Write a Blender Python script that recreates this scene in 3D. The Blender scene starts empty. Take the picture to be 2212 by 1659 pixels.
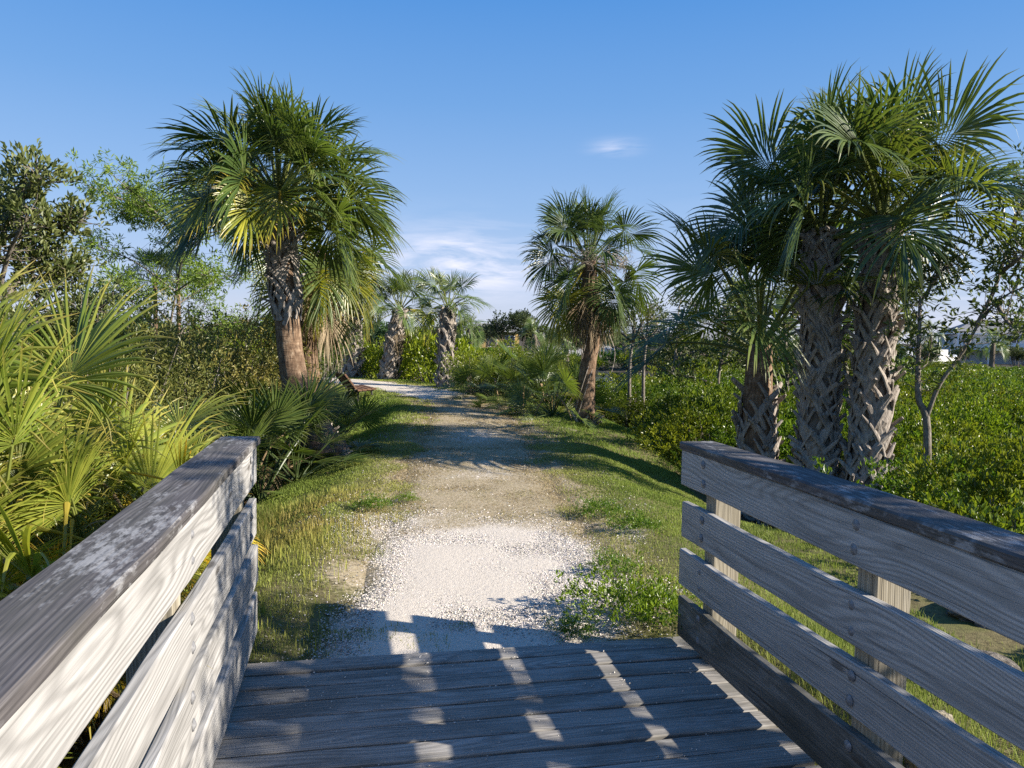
import bpy, math, random
import numpy as np
from mathutils import Vector, Matrix, Quaternion

# ------------------------------------------------------------------ camera, light, exposure
SC = bpy.context.scene
COL = SC.collection
R = math.radians
YAW, PITCH, ROLL = R(11.3), R(3.5), R(1.0)
CAM = np.array([0.0, 0.0, 1.6])
FPX, CX, CY = 1680.0, 1106.0, 829.5           # focal length and centre in units of a 2212 px wide picture
FW = np.array([math.sin(YAW)*math.cos(PITCH), math.cos(YAW)*math.cos(PITCH), -math.sin(PITCH)])
_rt = np.array([math.cos(YAW), -math.sin(YAW), 0.0]); _up = np.cross(_rt, FW)
RT = _rt*math.cos(ROLL) + _up*math.sin(ROLL); UP = -_rt*math.sin(ROLL) + _up*math.cos(ROLL)
cd = bpy.data.cameras.new('camera'); cam = bpy.data.objects.new('camera', cd); COL.objects.link(cam)
cd.sensor_width = 36; cd.lens = FPX/2212*36; cd.clip_start = 0.05; cd.clip_end = 8000
cam.matrix_world = Matrix(((RT[0], UP[0], -FW[0], CAM[0]), (RT[1], UP[1], -FW[1], CAM[1]),
                           (RT[2], UP[2], -FW[2], CAM[2]), (0, 0, 0, 1)))
SC.camera = cam

SUNV = Vector((1.77, -0.85, 1.0)).normalized()
SUN_EL = math.asin(SUNV.z); SUN_AZ = math.atan2(SUNV.x, SUNV.y)
sl = bpy.data.lights.new('sun', 'SUN'); sun = bpy.data.objects.new('sun', sl); COL.objects.link(sun)
sl.energy = 4.8; sl.angle = R(0.53); sl.color = (1.0, 0.92, 0.80)
sun.rotation_euler = (-SUNV).to_track_quat('-Z', 'Y').to_euler()
sun.location = (20, -10, 15)

SC.view_settings.view_transform = 'Standard'; SC.view_settings.look = 'None'
SC.view_settings.exposure = 1.25; SC.view_settings.gamma = 1.0
SC.cycles.max_bounces = 6; SC.cycles.diffuse_bounces = 3; SC.cycles.glossy_bounces = 2
SC.cycles.transmission_bounces = 4; SC.cycles.transparent_max_bounces = 4
SC.cycles.caustics_reflective = False; SC.cycles.caustics_refractive = False
SC.cycles.use_adaptive_sampling = False; SC.cycles.use_denoising = False
SC.cycles.sample_clamp_indirect = 4.0; SC.cycles.sample_clamp_direct = 12.0

W = bpy.data.worlds.new('World'); SC.world = W; W.use_nodes = True
wt = W.node_tree; wt.nodes.clear()


class NT:
    """tiny node-tree helper"""
    def __init__(s, t): s.t = t
    def n(s, typ, **kw):
        x = s.t.nodes.new(typ)
        for k, v in kw.items(): setattr(x, k, v)
        return x
    def l(s, a, b): s.t.links.new(a, b)
    def setin(s, sock, v):
        if hasattr(v, 'links') or isinstance(v, bpy.types.NodeSocket): s.l(v, sock)
        else: sock.default_value = v
    def math(s, op, a, b=0.0, c=0.0, clamp=False):
        x = s.n('ShaderNodeMath', operation=op, use_clamp=clamp)
        s.setin(x.inputs[0], a); s.setin(x.inputs[1], b); s.setin(x.inputs[2], c)
        return x.outputs[0]
    def mix(s, f, a, b, blend='MIX'):
        x = s.n('ShaderNodeMix', data_type='RGBA', blend_type=blend)
        s.setin(x.inputs[0], f)
        for i, v in ((6, a), (7, b)):
            s.setin(x.inputs[i], (*v, 1) if isinstance(v, tuple) and len(v) == 3 else v)
        return x.outputs[2]
    def ramp(s, f, stops, interp='LINEAR'):
        x = s.n('ShaderNodeValToRGB'); x.color_ramp.interpolation = interp
        e = x.color_ramp.elements
        while len(e) < len(stops): e.new(0.5)
        for i, (p, c) in enumerate(stops):
            e[i].position = p; e[i].color = (c, c, c, 1) if isinstance(c, (int, float)) else (*c, 1)
        s.setin(x.inputs[0], f); return x.outputs[0]
    def noise(s, vec, scale=5.0, detail=3.0, rough=0.55, dist=0.0, out=0):
        x = s.n('ShaderNodeTexNoise')
        if vec is not None: s.l(vec, x.inputs['Vector'])
        x.inputs['Scale'].default_value = scale; x.inputs['Detail'].default_value = detail
        x.inputs['Roughness'].default_value = rough; x.inputs['Distortion'].default_value = dist
        return x.outputs[out]
    def attr(s, name):
        x = s.n('ShaderNodeAttribute'); x.attribute_name = name; return x
    def vscale(s, vec, sc, off=(0, 0, 0)):
        x = s.n('ShaderNodeMapping'); s.l(vec, x.inputs[0])
        x.inputs['Scale'].default_value = sc; x.inputs['Location'].default_value = off
        return x.outputs[0]
    def sep(s, vec):
        x = s.n('ShaderNodeSeparateXYZ'); s.l(vec, x.inputs[0]); return x.outputs
    def bump(s, h, strength=0.3, dist=0.01):
        x = s.n('ShaderNodeBump'); x.inputs['Strength'].default_value = strength
        x.inputs['Distance'].default_value = dist; s.l(h, x.inputs['Height']); return x.outputs[0]


w = NT(wt)
sky = w.n('ShaderNodeTexSky', sky_type='NISHITA')
sky.sun_disc = False; sky.sun_elevation = SUN_EL; sky.sun_rotation = SUN_AZ
sky.altitude = 0; sky.air_density = 1.15; sky.dust_density = 0.5; sky.ozone_density = 3.0
tc = w.n('ShaderNodeTexCoord'); dx, dy, dz = w.sep(tc.outputs['Generated'])
az = w.math('MULTIPLY', w.math('ARCTAN2', dx, dy), 57.2958)
el = w.math('MULTIPLY', w.math('ARCSINE', dz), 57.2958)
def gauss(a0, sa, e0, se):
    a = w.math('DIVIDE', w.math('SUBTRACT', az, a0), sa); e = w.math('DIVIDE', w.math('SUBTRACT', el, e0), se)
    q = w.math('ADD', w.math('MULTIPLY', a, a), w.math('MULTIPLY', e, e))
    return w.math('POWER', 2.71828, w.math('MULTIPLY', q, -1.0))
cmb = w.n('ShaderNodeCombineXYZ'); w.l(w.math('MULTIPLY', az, 0.13), cmb.inputs[0]); w.l(w.math('MULTIPLY', el, 0.85), cmb.inputs[1])
cn = w.noise(cmb.outputs[0], 1.0, 6, 0.6, 0.6)
wisp = w.ramp(cn, [(0.40, 0.0), (0.72, 1.0)])
g1 = w.math('MULTIPLY', gauss(7.0, 6.0, 5.2, 2.2), 1.5)
g2 = w.math('MULTIPLY', gauss(18.6, 1.5, 13.4, 0.5), 0.9)
g3 = w.math('MULTIPLY', gauss(34.0, 16.0, 3.0, 4.5), 0.5)
gs = w.math('ADD', w.math('ADD', g1, g2), g3)
cm = w.math('MULTIPLY', w.math('MULTIPLY', gs, w.math('ADD', wisp, 0.05)), 0.85, clamp=True)
elev = w.math('DIVIDE', el, 90.0, clamp=True)
clear = w.ramp(elev, [(0.0, (3.5, 3.75, 4.6)), (0.045, (2.5, 3.2, 4.7)), (0.10, (1.65, 2.7, 4.55)), (0.18, (0.90, 2.08, 4.25)), (0.27, (0.38, 1.55, 4.0)), (1.0, (0.28, 0.95, 3.1))])
skyb = w.mix(0.9, sky.outputs[0], clear)
skyc = w.mix(cm, skyb, (5.3, 5.3, 6.1))
bg = w.n('ShaderNodeBackground'); w.l(skyc, bg.inputs[0]); bg.inputs[1].default_value = 0.079
wo = w.n('ShaderNodeOutputWorld'); w.l(bg.outputs[0], wo.inputs[0])

# ------------------------------------------------------------------ helpers
def ray(x, y): return FW + RT*(x-CX)/FPX - UP*(y-CY)/FPX
def atd(x, y, d): return CAM + ray(x, y)*d
RNG = np.random.default_rng(7)

class G:
    """collects vertices / faces / per-vertex attributes and links them as one mesh"""
    def __init__(s): s.V, s.T, s.Q, s.A, s.n = [], [], [], {}, 0
    def add(s, V, T=None, Q=None, **at):
        V = np.asarray(V, float).reshape(-1, 3); k = len(V)
        s.V.append(V)
        if T is not None and len(T): s.T.append(np.asarray(T, int).reshape(-1, 3)+s.n)
        if Q is not None and len(Q): s.Q.append(np.asarray(Q, int).reshape(-1, 4)+s.n)
        for a, v in at.items():
            v = np.asarray(v, float)
            if v.ndim == 1: v = np.tile(v, (k, 1))
            s.A.setdefault(a, []).append(v)
        s.n += k
    def mesh(s, name, mat, smooth=False):
        V = np.concatenate(s.V); me = bpy.data.meshes.new(name)
        T = np.concatenate(s.T) if s.T else np.zeros((0, 3), int)
        Q = np.concatenate(s.Q) if s.Q else np.zeros((0, 4), int)
        me.vertices.add(len(V)); me.vertices.foreach_set('co', V.astype(np.float32).ravel())
        li = np.concatenate([T.ravel(), Q.ravel()]).astype(np.int32)
        me.loops.add(len(li)); me.loops.foreach_set('vertex_index', li)
        nt, nq = len(T), len(Q)
        st = np.concatenate([np.arange(nt)*3, nt*3+np.arange(nq)*4]).astype(np.int32)
        me.polygons.add(nt+nq); me.polygons.foreach_set('loop_start', st)
        me.update(calc_edges=True)
        me.polygons.foreach_set('use_smooth', np.full(nt+nq, smooth))
        for a, v in s.A.items():
            v = np.concatenate(v).astype(np.float32)
            at = me.attributes.new(a, 'FLOAT_VECTOR', 'POINT'); at.data.foreach_set('vector', v.ravel())
        me.materials.append(mat); me.update()
        return me
    def obj(s, name, mat, parent=None, smooth=False):
        return link(name, s.mesh(name, mat, smooth), parent)

def link(name, me, parent=None):
    o = bpy.data.objects.new(name, me); COL.objects.link(o)
    if parent is not None: o.parent = parent
    return o
def tag(o, label=None, cat=None, group=None, kind=None):
    for k, v in (('label', label), ('category', cat), ('group', group), ('kind', kind)):
        if v: o[k] = v
    return o
def empty(name, loc, label, cat, group=None, rz=0.0):
    o = bpy.data.objects.new(name, None); COL.objects.link(o); o.location = loc; o.rotation_euler = (0, 0, rz)
    o.empty_display_size = 0.2
    return tag(o, label, cat, group)

def tube(P, rad, n=8, cap=True):
    P = np.asarray(P, float); k = len(P); rad = np.broadcast_to(np.asarray(rad, float), (k,))
    T = np.gradient(P, axis=0); T /= np.linalg.norm(T, axis=1)[:, None]+1e-9
    ref = np.array([0, 0, 1.0]) if abs(T[:, 2]).mean() < 0.8 else np.array([1.0, 0, 0])
    U = np.cross(T, ref); U /= np.linalg.norm(U, axis=1)[:, None]+1e-9; B = np.cross(T, U)
    a = np.arange(n)*2*math.pi/n
    V = P[:, None]+rad[:, None, None]*(np.cos(a)[None, :, None]*U[:, None]+np.sin(a)[None, :, None]*B[:, None])
    V = V.reshape(-1, 3)
    i = np.arange(k-1)[:, None]*n; j = np.arange(n)[None]; j2 = (j+1) % n
    Q = np.stack([i+j, i+j2, i+n+j2, i+n+j], -1).reshape(-1, 4)
    Tt = []
    if cap:
        V = np.concatenate([V, P[-1:], P[:1]]); c = k*n
        for q in range(n):
            Tt.append(((k-1)*n+q, (k-1)*n+(q+1) % n, c)); Tt.append(((q+1) % n, q, c+1))
    return V, Tt, Q
def spline(P, m=6):
    P = np.asarray(P, float); k = len(P); t = np.arange(k); tt = np.linspace(0, k-1, (k-1)*m+1)
    Pp = np.concatenate([[2*P[0]-P[1]], P, [2*P[-1]-P[-2]]])
    i = np.minimum(tt.astype(int), k-2); f = (tt-i)[:, None]
    a, b, c, d = Pp[i], Pp[i+1], Pp[i+2], Pp[i+3]
    return 0.5*((2*b)+(c-a)*f+(2*a-5*b+4*c-d)*f**2+(3*b-a-3*c+d)*f**3)
def sstep(a, b, x):
    t = np.clip((x-a)/(b-a), 0, 1); return t*t*(3-2*t)
def vnoise(x, y, s, seed=0):
    """cheap smooth 2-D value noise in numpy, 0..1"""
    x = np.asarray(x, float)/s+1000+seed*17.3; y = np.asarray(y, float)/s+1000+seed*9.7
    xi, yi = np.floor(x).astype(np.int64), np.floor(y).astype(np.int64); fx, fy = x-xi, y-yi
    fx, fy = fx*fx*(3-2*fx), fy*fy*(3-2*fy)
    def h(a, b):
        v = (a*374761393+b*668265263+seed*974634777) & 0xffffffff
        v = ((v ^ (v >> 13))*1274126177) & 0xffffffff
        return ((v ^ (v >> 16)) & 0xffff)/65535.0
    return (h(xi, yi)*(1-fx)+h(xi+1, yi)*fx)*(1-fy)+(h(xi, yi+1)*(1-fx)+h(xi+1, yi+1)*fx)*fy

# ------------------------------------------------------------------ materials
def newmat(name):
    m = bpy.data.materials.new(name); m.use_nodes = True; m.node_tree.nodes.clear(); t = NT(m.node_tree)
    out = t.n('ShaderNodeOutputMaterial'); return m, t, out
def principled(t, col, rough=0.8, spec=0.3, normal=None):
    p = t.n('ShaderNodeBsdfPrincipled'); t.setin(p.inputs['Base Color'], (*col, 1) if isinstance(col, tuple) else col)
    t.setin(p.inputs['Roughness'], rough); t.setin(p.inputs['Specular IOR Level'], spec)
    if normal is not None: t.l(normal, p.inputs['Normal'])
    return p.outputs[0]

def mat_plain(name, c1, c2, scale=8, rough=0.8, spec=0.25, bump=0.3, stretch=(1, 1, 1), detail=4, bd=0.02):
    m, t, o = newmat(name); tc = t.n('ShaderNodeTexCoord')
    v = t.vscale(tc.outputs['Object'], stretch); n = t.noise(v, scale, detail, 0.6)
    c = t.ramp(n, [(0.3, c1), (0.7, c2)])
    t.l(principled(t, c, rough, spec, t.bump(n, bump, bd)), o.inputs[0]); return m

def mat_wood(name, dark, mid, light, lichen=0.0, stain=0.0, tint=None):
    """weathered timber; attribute wc = (along, across, random) in metres"""
    m, t, o = newmat(name); a = t.attr('wc').outputs['Vector']
    fine = t.noise(t.vscale(a, (2.2, 95, 7)), 1.0, 4, 0.62)
    broad = t.noise(t.vscale(a, (0.9, 9, 3)), 1.0, 3, 0.5)
    x, y, z = t.sep(a)
    yy = t.math('ADD', t.math('MULTIPLY', y, 330.0), t.math('MULTIPLY', t.noise(t.vscale(a, (0.75, 4.2, 3)), 1.0, 1.5, 0.4), 150.0))
    ring = t.math('MULTIPLY_ADD', t.math('SINE', yy), 0.5, 0.5)
    ring = t.math('MULTIPLY', t.math('POWER', ring, 1.7), t.math('MULTIPLY_ADD', broad, 1.3, 0.1), clamp=True)
    f = t.math('ADD', t.math('MULTIPLY', fine, 0.62), t.math('MULTIPLY', broad, 0.38))
    c = t.ramp(f, [(0.30, dark), (0.48, mid), (0.68, light)])
    c = t.mix(t.math('MULTIPLY', ring, 0.58), c, dark)
    crack = t.ramp(t.noise(t.vscale(a, (0.55, 60, 5), (3, 1, 2)), 1.0, 3, 0.7), [(0.655, 0.0), (0.70, 1.0)])
    c = t.mix(t.math('MULTIPLY', crack, 0.75), c, (0.025, 0.022, 0.02))
    # end grain darkening / knots
    vor = t.n('ShaderNodeTexVoronoi'); t.l(t.vscale(a, (1.7, 5.5, 3)), vor.inputs['Vector']); vor.inputs['Scale'].default_value = 1.0
    knot = t.ramp(vor.outputs['Distance'], [(0.05, 1.0), (0.10, 0.0)])
    c = t.mix(t.math('MULTIPLY', knot, 0.7), c, (0.05, 0.04, 0.032))
    if stain:
        sn = t.ramp(t.noise(t.vscale(a, (1.6, 4, 3)), 1.3, 4, 0.6), [(0.45, 0.0), (0.62, 1.0)])
        c = t.mix(t.math('MULTIPLY', sn, stain), c, (0.045, 0.045, 0.035))
    if lichen:
        ln = t.math('MULTIPLY', t.noise(t.vscale(a, (14, 42, 3)), 1.0, 3, 0.7), t.noise(t.vscale(a, (2.2, 6, 3)), 1.0, 2, 0.5))
        lm = t.ramp(ln, [(0.285, 0.0), (0.40, 1.0)])
        c = t.mix(t.math('MULTIPLY', lm, lichen), c, (0.42, 0.42, 0.42))
    h = t.math('SUBTRACT', f, t.math('MULTIPLY', crack, 0.6)); h = t.math('SUBTRACT', h, t.math('MULTIPLY', ring, 0.25))
    t.l(principled(t, c, 0.72, 0.3, t.bump(h, 0.5, 0.004)), o.inputs[0]); return m

def mat_leaf(name, c1, c2, trans=0.35, rough=0.42, spec=0.45, tipcol=None, tipw=0.0, petiole=None, objcol=False, nscale=1.2, pw=1.0):
    """foliage; attribute lv = (random per leaf, position along leaf, random per clump)"""
    m, t, o = newmat(name); x, y, z = t.sep(t.attr('lv').outputs['Vector'])
    f = t.math('ADD', t.math('MULTIPLY', x, 0.6), t.math('MULTIPLY', z, 0.4))
    c = t.ramp(f, [(0.1, c1), (0.9, c2)])
    if tipcol:
        tm = t.math('MULTIPLY', t.ramp(y, [(0.70, 0.0), (0.98, 1.0)]), tipw)
        c = t.mix(tm, c, tipcol)
    if petiole:
        c = t.mix(t.math('LESS_THAN', y, -0.5), c, petiole)
    if objcol:
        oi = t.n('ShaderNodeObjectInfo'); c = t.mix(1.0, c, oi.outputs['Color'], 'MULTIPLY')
    p = principled(t, c, rough, spec)
    tr = t.n('ShaderNodeBsdfTranslucent'); t.l(t.mix(1.0, c, (1.25, 1.25, 0.62), 'MULTIPLY'), tr.inputs[0])
    mx = t.n('ShaderNodeMixShader'); mx.inputs[0].default_value = trans
    t.l(p, mx.inputs[1]); t.l(tr.outputs[0], mx.inputs[2]); t.l(mx.outputs[0], o.inputs[0]); return m

def mat_vcol(name, rough=0.85, spec=0.2, trans=0.0):
    """colour from attribute cv (real surface colour of each blade / pebble)"""
    m, t, o = newmat(name); c = t.attr('cv').outputs['Color']
    p = principled(t, c, rough, spec)
    if trans:
        tr = t.n('ShaderNodeBsdfTranslucent'); t.l(c, tr.inputs[0]); mx = t.n('ShaderNodeMixShader'); mx.inputs[0].default_value = trans
        t.l(p, mx.inputs[1]); t.l(tr.outputs[0], mx.inputs[2]); t.l(mx.outputs[0], o.inputs[0])
    else: t.l(p, o.inputs[0])
    return m

def mat_ground():
    """attribute gm = (shell, thatch, damp mud with painted creek-side shade)"""
    m, t, o = newmat('ground_material'); g = t.n('ShaderNodeNewGeometry').outputs['Position']
    sh, th, md = t.sep(t.attr('gm').outputs['Vector'])
    nb = t.noise(g, 3.5, 5, 0.65); nf = t.noise(g, 28, 4, 0.65); ns = t.noise(g, 120, 3, 0.6); nl = t.noise(g, 0.9, 4, 0.6)
    soil = t.ramp(nf, [(0.3, (0.075, 0.062, 0.032)), (0.7, (0.20, 0.17, 0.085))])
    soil = t.mix(t.ramp(nb, [(0.4, 0.0), (0.65, 0.7)]), soil, (0.115, 0.125, 0.04))
    thc = t.ramp(nf, [(0.28, (0.19, 0.15, 0.085)), (0.5, (0.34, 0.275, 0.175)), (0.75, (0.46, 0.39, 0.28))])
    thc = t.mix(t.ramp(ns, [(0.60, 0.0), (0.68, 0.75)]), thc, (0.62, 0.57, 0.49))
    thc = t.mix(t.ramp(nb, [(0.52, 0.0), (0.7, 0.45)]), thc, (0.19, 0.17, 0.06))
    shc = t.ramp(ns, [(0.25, (0.31, 0.27, 0.22)), (0.42, (0.51, 0.45, 0.375)), (0.7, (0.61, 0.555, 0.48))])
    shc = t.mix(t.ramp(nl, [(0.5, 0.0), (0.75, 0.35)]), shc, (0.52, 0.46, 0.38))
    mud = t.ramp(nf, [(0.3, (0.035, 0.03, 0.022)), (0.7, (0.10, 0.085, 0.06))])
    def br(v, k=0.55, lo=0.40, hi=0.60):
        q = t.math('ADD', v, t.math('MULTIPLY', t.math('SUBTRACT', t.math('ADD', t.math('MULTIPLY', nb, 0.6), t.math('MULTIPLY', nf, 0.4)), 0.5), k*2))
        return t.ramp(q, [(lo, 0.0), (hi, 1.0)])
    c = t.mix(br(th), soil, thc); c = t.mix(br(sh, 0.85, 0.3, 0.78), c, shc); c = t.mix(br(md, 0.3), c, mud)
    h = t.math('ADD', t.math('MULTIPLY', nf, 0.6), t.math('MULTIPLY', ns, 0.5))
    t.l(principled(t, c, 0.95, 0.1, t.bump(h, 0.55, 0.02)), o.inputs[0]); return m

def mat_trunk(name, c1, c2, c3, ringy=0.0):
    m, t, o = newmat(name); g = t.n('ShaderNodeTexCoord').outputs['Object']
    n1 = t.noise(t.vscale(g, (26, 26, 10)), 1.0, 5, 0.65); n2 = t.noise(g, 3.0, 3, 0.5)
    c = t.ramp(n1, [(0.28, c1), (0.5, c2), (0.74, c3)])
    c = t.mix(t.ramp(n2, [(0.45, 0.0), (0.7, 0.5)]), c, c1)
    h = n1
    if ringy:
        n3 = t.noise(t.vscale(g, (6, 6, 55)), 1.0, 3, 0.6)
        h = t.math('ADD', n1, n3); c = t.mix(t.ramp(n3, [(0.5, 0.0), (0.65, ringy)]), c, c1)
    t.l(principled(t, c, 0.9, 0.15, t.bump(h, 0.8, 0.02)), o.inputs[0]); return m

M = {}
M['ground'] = mat_ground()
M['deck'] = mat_wood('deck_timber', (0.095, 0.088, 0.080), (0.265, 0.245, 0.215), (0.40, 0.37, 0.33), 0.2, 0.4)
M['rail'] = mat_wood('rail_timber', (0.12, 0.115, 0.108), (0.34, 0.33, 0.315), (0.46, 0.448, 0.43), 0.0, 0.12)
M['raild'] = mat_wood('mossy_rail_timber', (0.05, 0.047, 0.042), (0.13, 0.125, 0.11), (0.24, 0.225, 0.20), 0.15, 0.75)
M['cap'] = mat_wood('cap_timber', (0.03, 0.027, 0.028), (0.088, 0.08, 0.08), (0.19, 0.175, 0.165), 0.5, 0.45)
M['post'] = mat_wood('post_timber', (0.12, 0.10, 0.07), (0.31, 0.275, 0.205), (0.45, 0.41, 0.33), 0.0, 0.2)
M['steel'] = mat_plain('galvanised_steel', (0.10, 0.10, 0.105), (0.24, 0.24, 0.245), 60, 0.55, 0.5, 0.2, bd=0.002)
M['frond'] = mat_leaf('palm_frond_green', (0.046, 0.084, 0.024), (0.135, 0.185, 0.042), 0.33, 0.36, 0.5, (0.30, 0.25, 0.09), 0.35, (0.16, 0.19, 0.05), True)
M['palmetto'] = mat_leaf('palmetto_leaf', (0.125, 0.18, 0.026), (0.35, 0.36, 0.056), 0.40, 0.38, 0.5, (0.50, 0.36, 0.10), 0.65, (0.22, 0.25, 0.06), True)
M['deadfrond'] = mat_leaf('dead_frond', (0.22, 0.15, 0.085), (0.46, 0.36, 0.23), 0.2, 0.8, 0.15, (0.5, 0.42, 0.3), 0.4, (0.36, 0.27, 0.16), True)
M['mangrove'] = mat_leaf('mangrove_leaf', (0.048, 0.098, 0.012), (0.215, 0.29, 0.028), 0.36, 0.36, 0.45, objcol=True)
M['olive'] = mat_leaf('olive_leaf', (0.055, 0.075, 0.022), (0.20, 0.19, 0.07), 0.30, 0.45, 0.4, objcol=True)
M['lime'] = mat_leaf('feathery_leaf', (0.10, 0.17, 0.03), (0.24, 0.32, 0.06), 0.42, 0.5, 0.3, objcol=True)
M['far'] = mat_leaf('oak_leaf', (0.035, 0.055, 0.026), (0.095, 0.12, 0.05), 0.25, 0.55, 0.3, objcol=True)
M['boot'] = mat_trunk('leaf_base_bark', (0.13, 0.11, 0.094), (0.31, 0.268, 0.228), (0.48, 0.43, 0.375))
M['core'] = mat_trunk('palm_core', (0.075, 0.06, 0.048), (0.165, 0.135, 0.11), (0.26, 0.225, 0.19))
M['fibre'] = mat_trunk('palm_fibre', (0.07, 0.045, 0.03), (0.20, 0.13, 0.082), (0.37, 0.28, 0.195), 0.5)
M['bark'] = mat_trunk('tree_bark', (0.085, 0.07, 0.055), (0.19, 0.165, 0.135), (0.33, 0.30, 0.26))
M['rock'] = mat_plain('limestone', (0.17, 0.145, 0.10), (0.42, 0.37, 0.28), 6, 0.95, 0.1, 0.7, bd=0.05)
M['rockd'] = mat_plain('dark_limestone', (0.05, 0.045, 0.04), (0.20, 0.18, 0.155), 8, 0.95, 0.1, 0.8, bd=0.05)
M['blade'] = mat_vcol('grass_blades', 0.6, 0.25, 0.42)
M['pebble'] = mat_vcol('shell_pebbles', 0.9, 0.15)
M['benchwood'] = mat_wood('bench_timber', (0.06, 0.03, 0.018), (0.16, 0.085, 0.05), (0.30, 0.17, 0.10), 0.0, 0.1)
M['darkmetal'] = mat_plain('dark_metal', (0.02, 0.02, 0.02), (0.05, 0.05, 0.05), 30, 0.5, 0.5, 0.1)

# ------------------------------------------------------------------ terrain
PATH = np.array([(0.55, 2.0), (0.72, 4.0), (0.92, 5.4), (1.08, 6.4), (1.25, 8.0), (1.5, 9.8), (1.9, 12.6), (2.25, 15.5),
                 (2.25, 18.0), (1.65, 20.5), (0.55, 22.8), (-1.1, 25.0), (-3.6, 26.6), (-7.5, 27.6), (-14, 28.0)])
PATH = spline(np.c_[PATH, np.zeros(len(PATH))], 5)[:, :2]
PLEN = np.concatenate([[0], np.cumsum(np.linalg.norm(np.diff(PATH, axis=0), axis=1))])
def lateral(x, y):
    """signed distance to the path centre (+ = right of it) and distance run along it"""
    x = np.asarray(x, float); y = np.asarray(y, float); best = np.full(x.shape, 1e9); sg = np.zeros(x.shape); run = np.zeros(x.shape)
    for i in range(len(PATH)-1):
        a, b = PATH[i], PATH[i+1]; d = b-a; L2 = d@d
        t = np.clip(((x-a[0])*d[0]+(y-a[1])*d[1])/L2, 0, 1)
        px, py = x-a[0]-t*d[0], y-a[1]-t*d[1]; q = px*px+py*py
        s = np.sign(d[1]*px-d[0]*py); k = q < best
        best = np.where(k, q, best); sg = np.where(k, s, sg); run = np.where(k, PLEN[i]+t*(PLEN[i+1]-PLEN[i]), run)
    return np.sqrt(best)*np.where(sg == 0, 1, sg), run
CH = (15.5, 49.0)
def zg(x, y, lat=None):
    x = np.asarray(x, float); y = np.asarray(y, float)
    l = lateral(x, y)[0] if lat is None else lat
    zp = 0.16*sstep(8, 21, y)+0.05*sstep(21, 28, y)-0.035
    wide = sstep(9, 14, y)*0.5
    nr = 1-sstep(5.0, 8.0, y)
    fr = 0.22*sstep(1.5, 2.5+wide, l)+0.78*sstep(2.2+wide+1.3*nr, 4.3+wide+1.4*nr, l)
    fl = 0.25*sstep(1.35, 2.2, -l)+0.75*sstep(2.0, 3.6, -l)
    base = -1.0
    z = zp+(base-zp)*np.maximum(fr, fl)
    # creek under the boardwalk
    d = 3.35-0.25*np.clip(x-1.7, 0, 4)+0.35*np.clip(-0.5-x, 0, 3)
    z = z-1.25*sstep(0.0, 2.0, d-y)*sstep(-6, -3, y)
    z = z+(vnoise(x, y, 0.6, 1)-0.5)*0.06*sstep(0.9, 2.0, np.abs(l))+(vnoise(x, y, 2.7, 2)-0.5)*0.12*sstep(1.5, 3, np.abs(l))
    # tidal channel
    cx, cy = x-CH[0], y-CH[1]
    q = (cx/13)**2+((cy+0.1*cx)/11)**2
    z = z-0.75*(1-sstep(0.7, 1.25, q))
    return z
def zat(x, y): return float(zg(np.array([x]), np.array([y]))[0])
def onground(px, py):
    r = ray(px, py); t = np.linspace(2, 120, 6000); P = CAM+r[None]*t[:, None]
    k = np.argmax(P[:, 2] < zg(P[:, 0], P[:, 1])); return P[k]

def axis(lo, hi, step, far, gr):
    a = list(np.arange(lo, hi+1e-6, step)); s = step
    while a[-1] < far: s *= gr; a.append(a[-1]+s)
    s = step
    while a[0] > -far: s *= gr; a.insert(0, a[0]-s)
    return np.array(a)
gx = axis(-6.5, 8, 0.09, 2500, 1.16); gy = axis(-1, 16, 0.09, 3500, 1.10)
X, Y = np.meshgrid(gx, gy); lat, run = lateral(X, Y); Z = zg(X, Y, lat)
Z = Z-0.035*(1-sstep(0.75, 1.0, np.abs(lat)))*(Y > 3.6)
def masks(x, y, l):
    """(shell, thatch, mud) — ground cover; mud also paints the creek-side shade"""
    al = np.abs(l)
    near = (1-sstep(6.0, 6.9, y+0.35*(al-0.4)))*(1-sstep(0.60, 0.92, al+0.3*(vnoise(x, y, 0.5, 5)-0.5)))*sstep(3.2, 3.9, y)
    p2 = sstep(10.6, 12.0, y)*(1-sstep(12.4, 13.8, y))*(1-sstep(0.1, 0.85, al))*0.6
    p3 = sstep(14.2, 15.5, y)*(1-sstep(15.6, 16.9, y))*(1-sstep(0.1, 0.7, np.abs(l+0.25)))*0.4
    p4 = sstep(17.0, 20.0, y-1.2*l)*(1-sstep(0.75, 1.05, al))
    sh = np.maximum.reduce([near, p2, p3, p4])
    sh = np.maximum(sh, 0.42*sstep(0.62, 0.9, vnoise(x, y, 0.7, 9))*(1-sstep(1.6, 2.3, al)))
    th = (1-sstep(0.85, 1.45, al+0.35*(vnoise(x, y, 0.8, 6)-0.5)))*sstep(4.2, 6.0, y)
    md = np.maximum(sstep(-0.55, -0.95, zg(x, y, l)), sstep(3.0, 2.0, y)*(y > -5))  # mud on low ground; its colour also darkens the shaded bank by the creek
    return np.stack([sh, th, md], -1)
def grid_faces(ny, nx):
    i = np.arange(ny-1)[:, None]*nx+np.arange(nx-1)[None]
    return np.stack([i, i+1, i+nx+1, i+nx], -1).reshape(-1, 4)
g = G(); g.add(np.stack([X, Y, Z], -1), Q=grid_faces(*X.shape), gm=masks(X, Y, lat).reshape(-1, 3))
tag(g.obj('ground', M['ground'], smooth=True), kind='structure')

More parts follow.
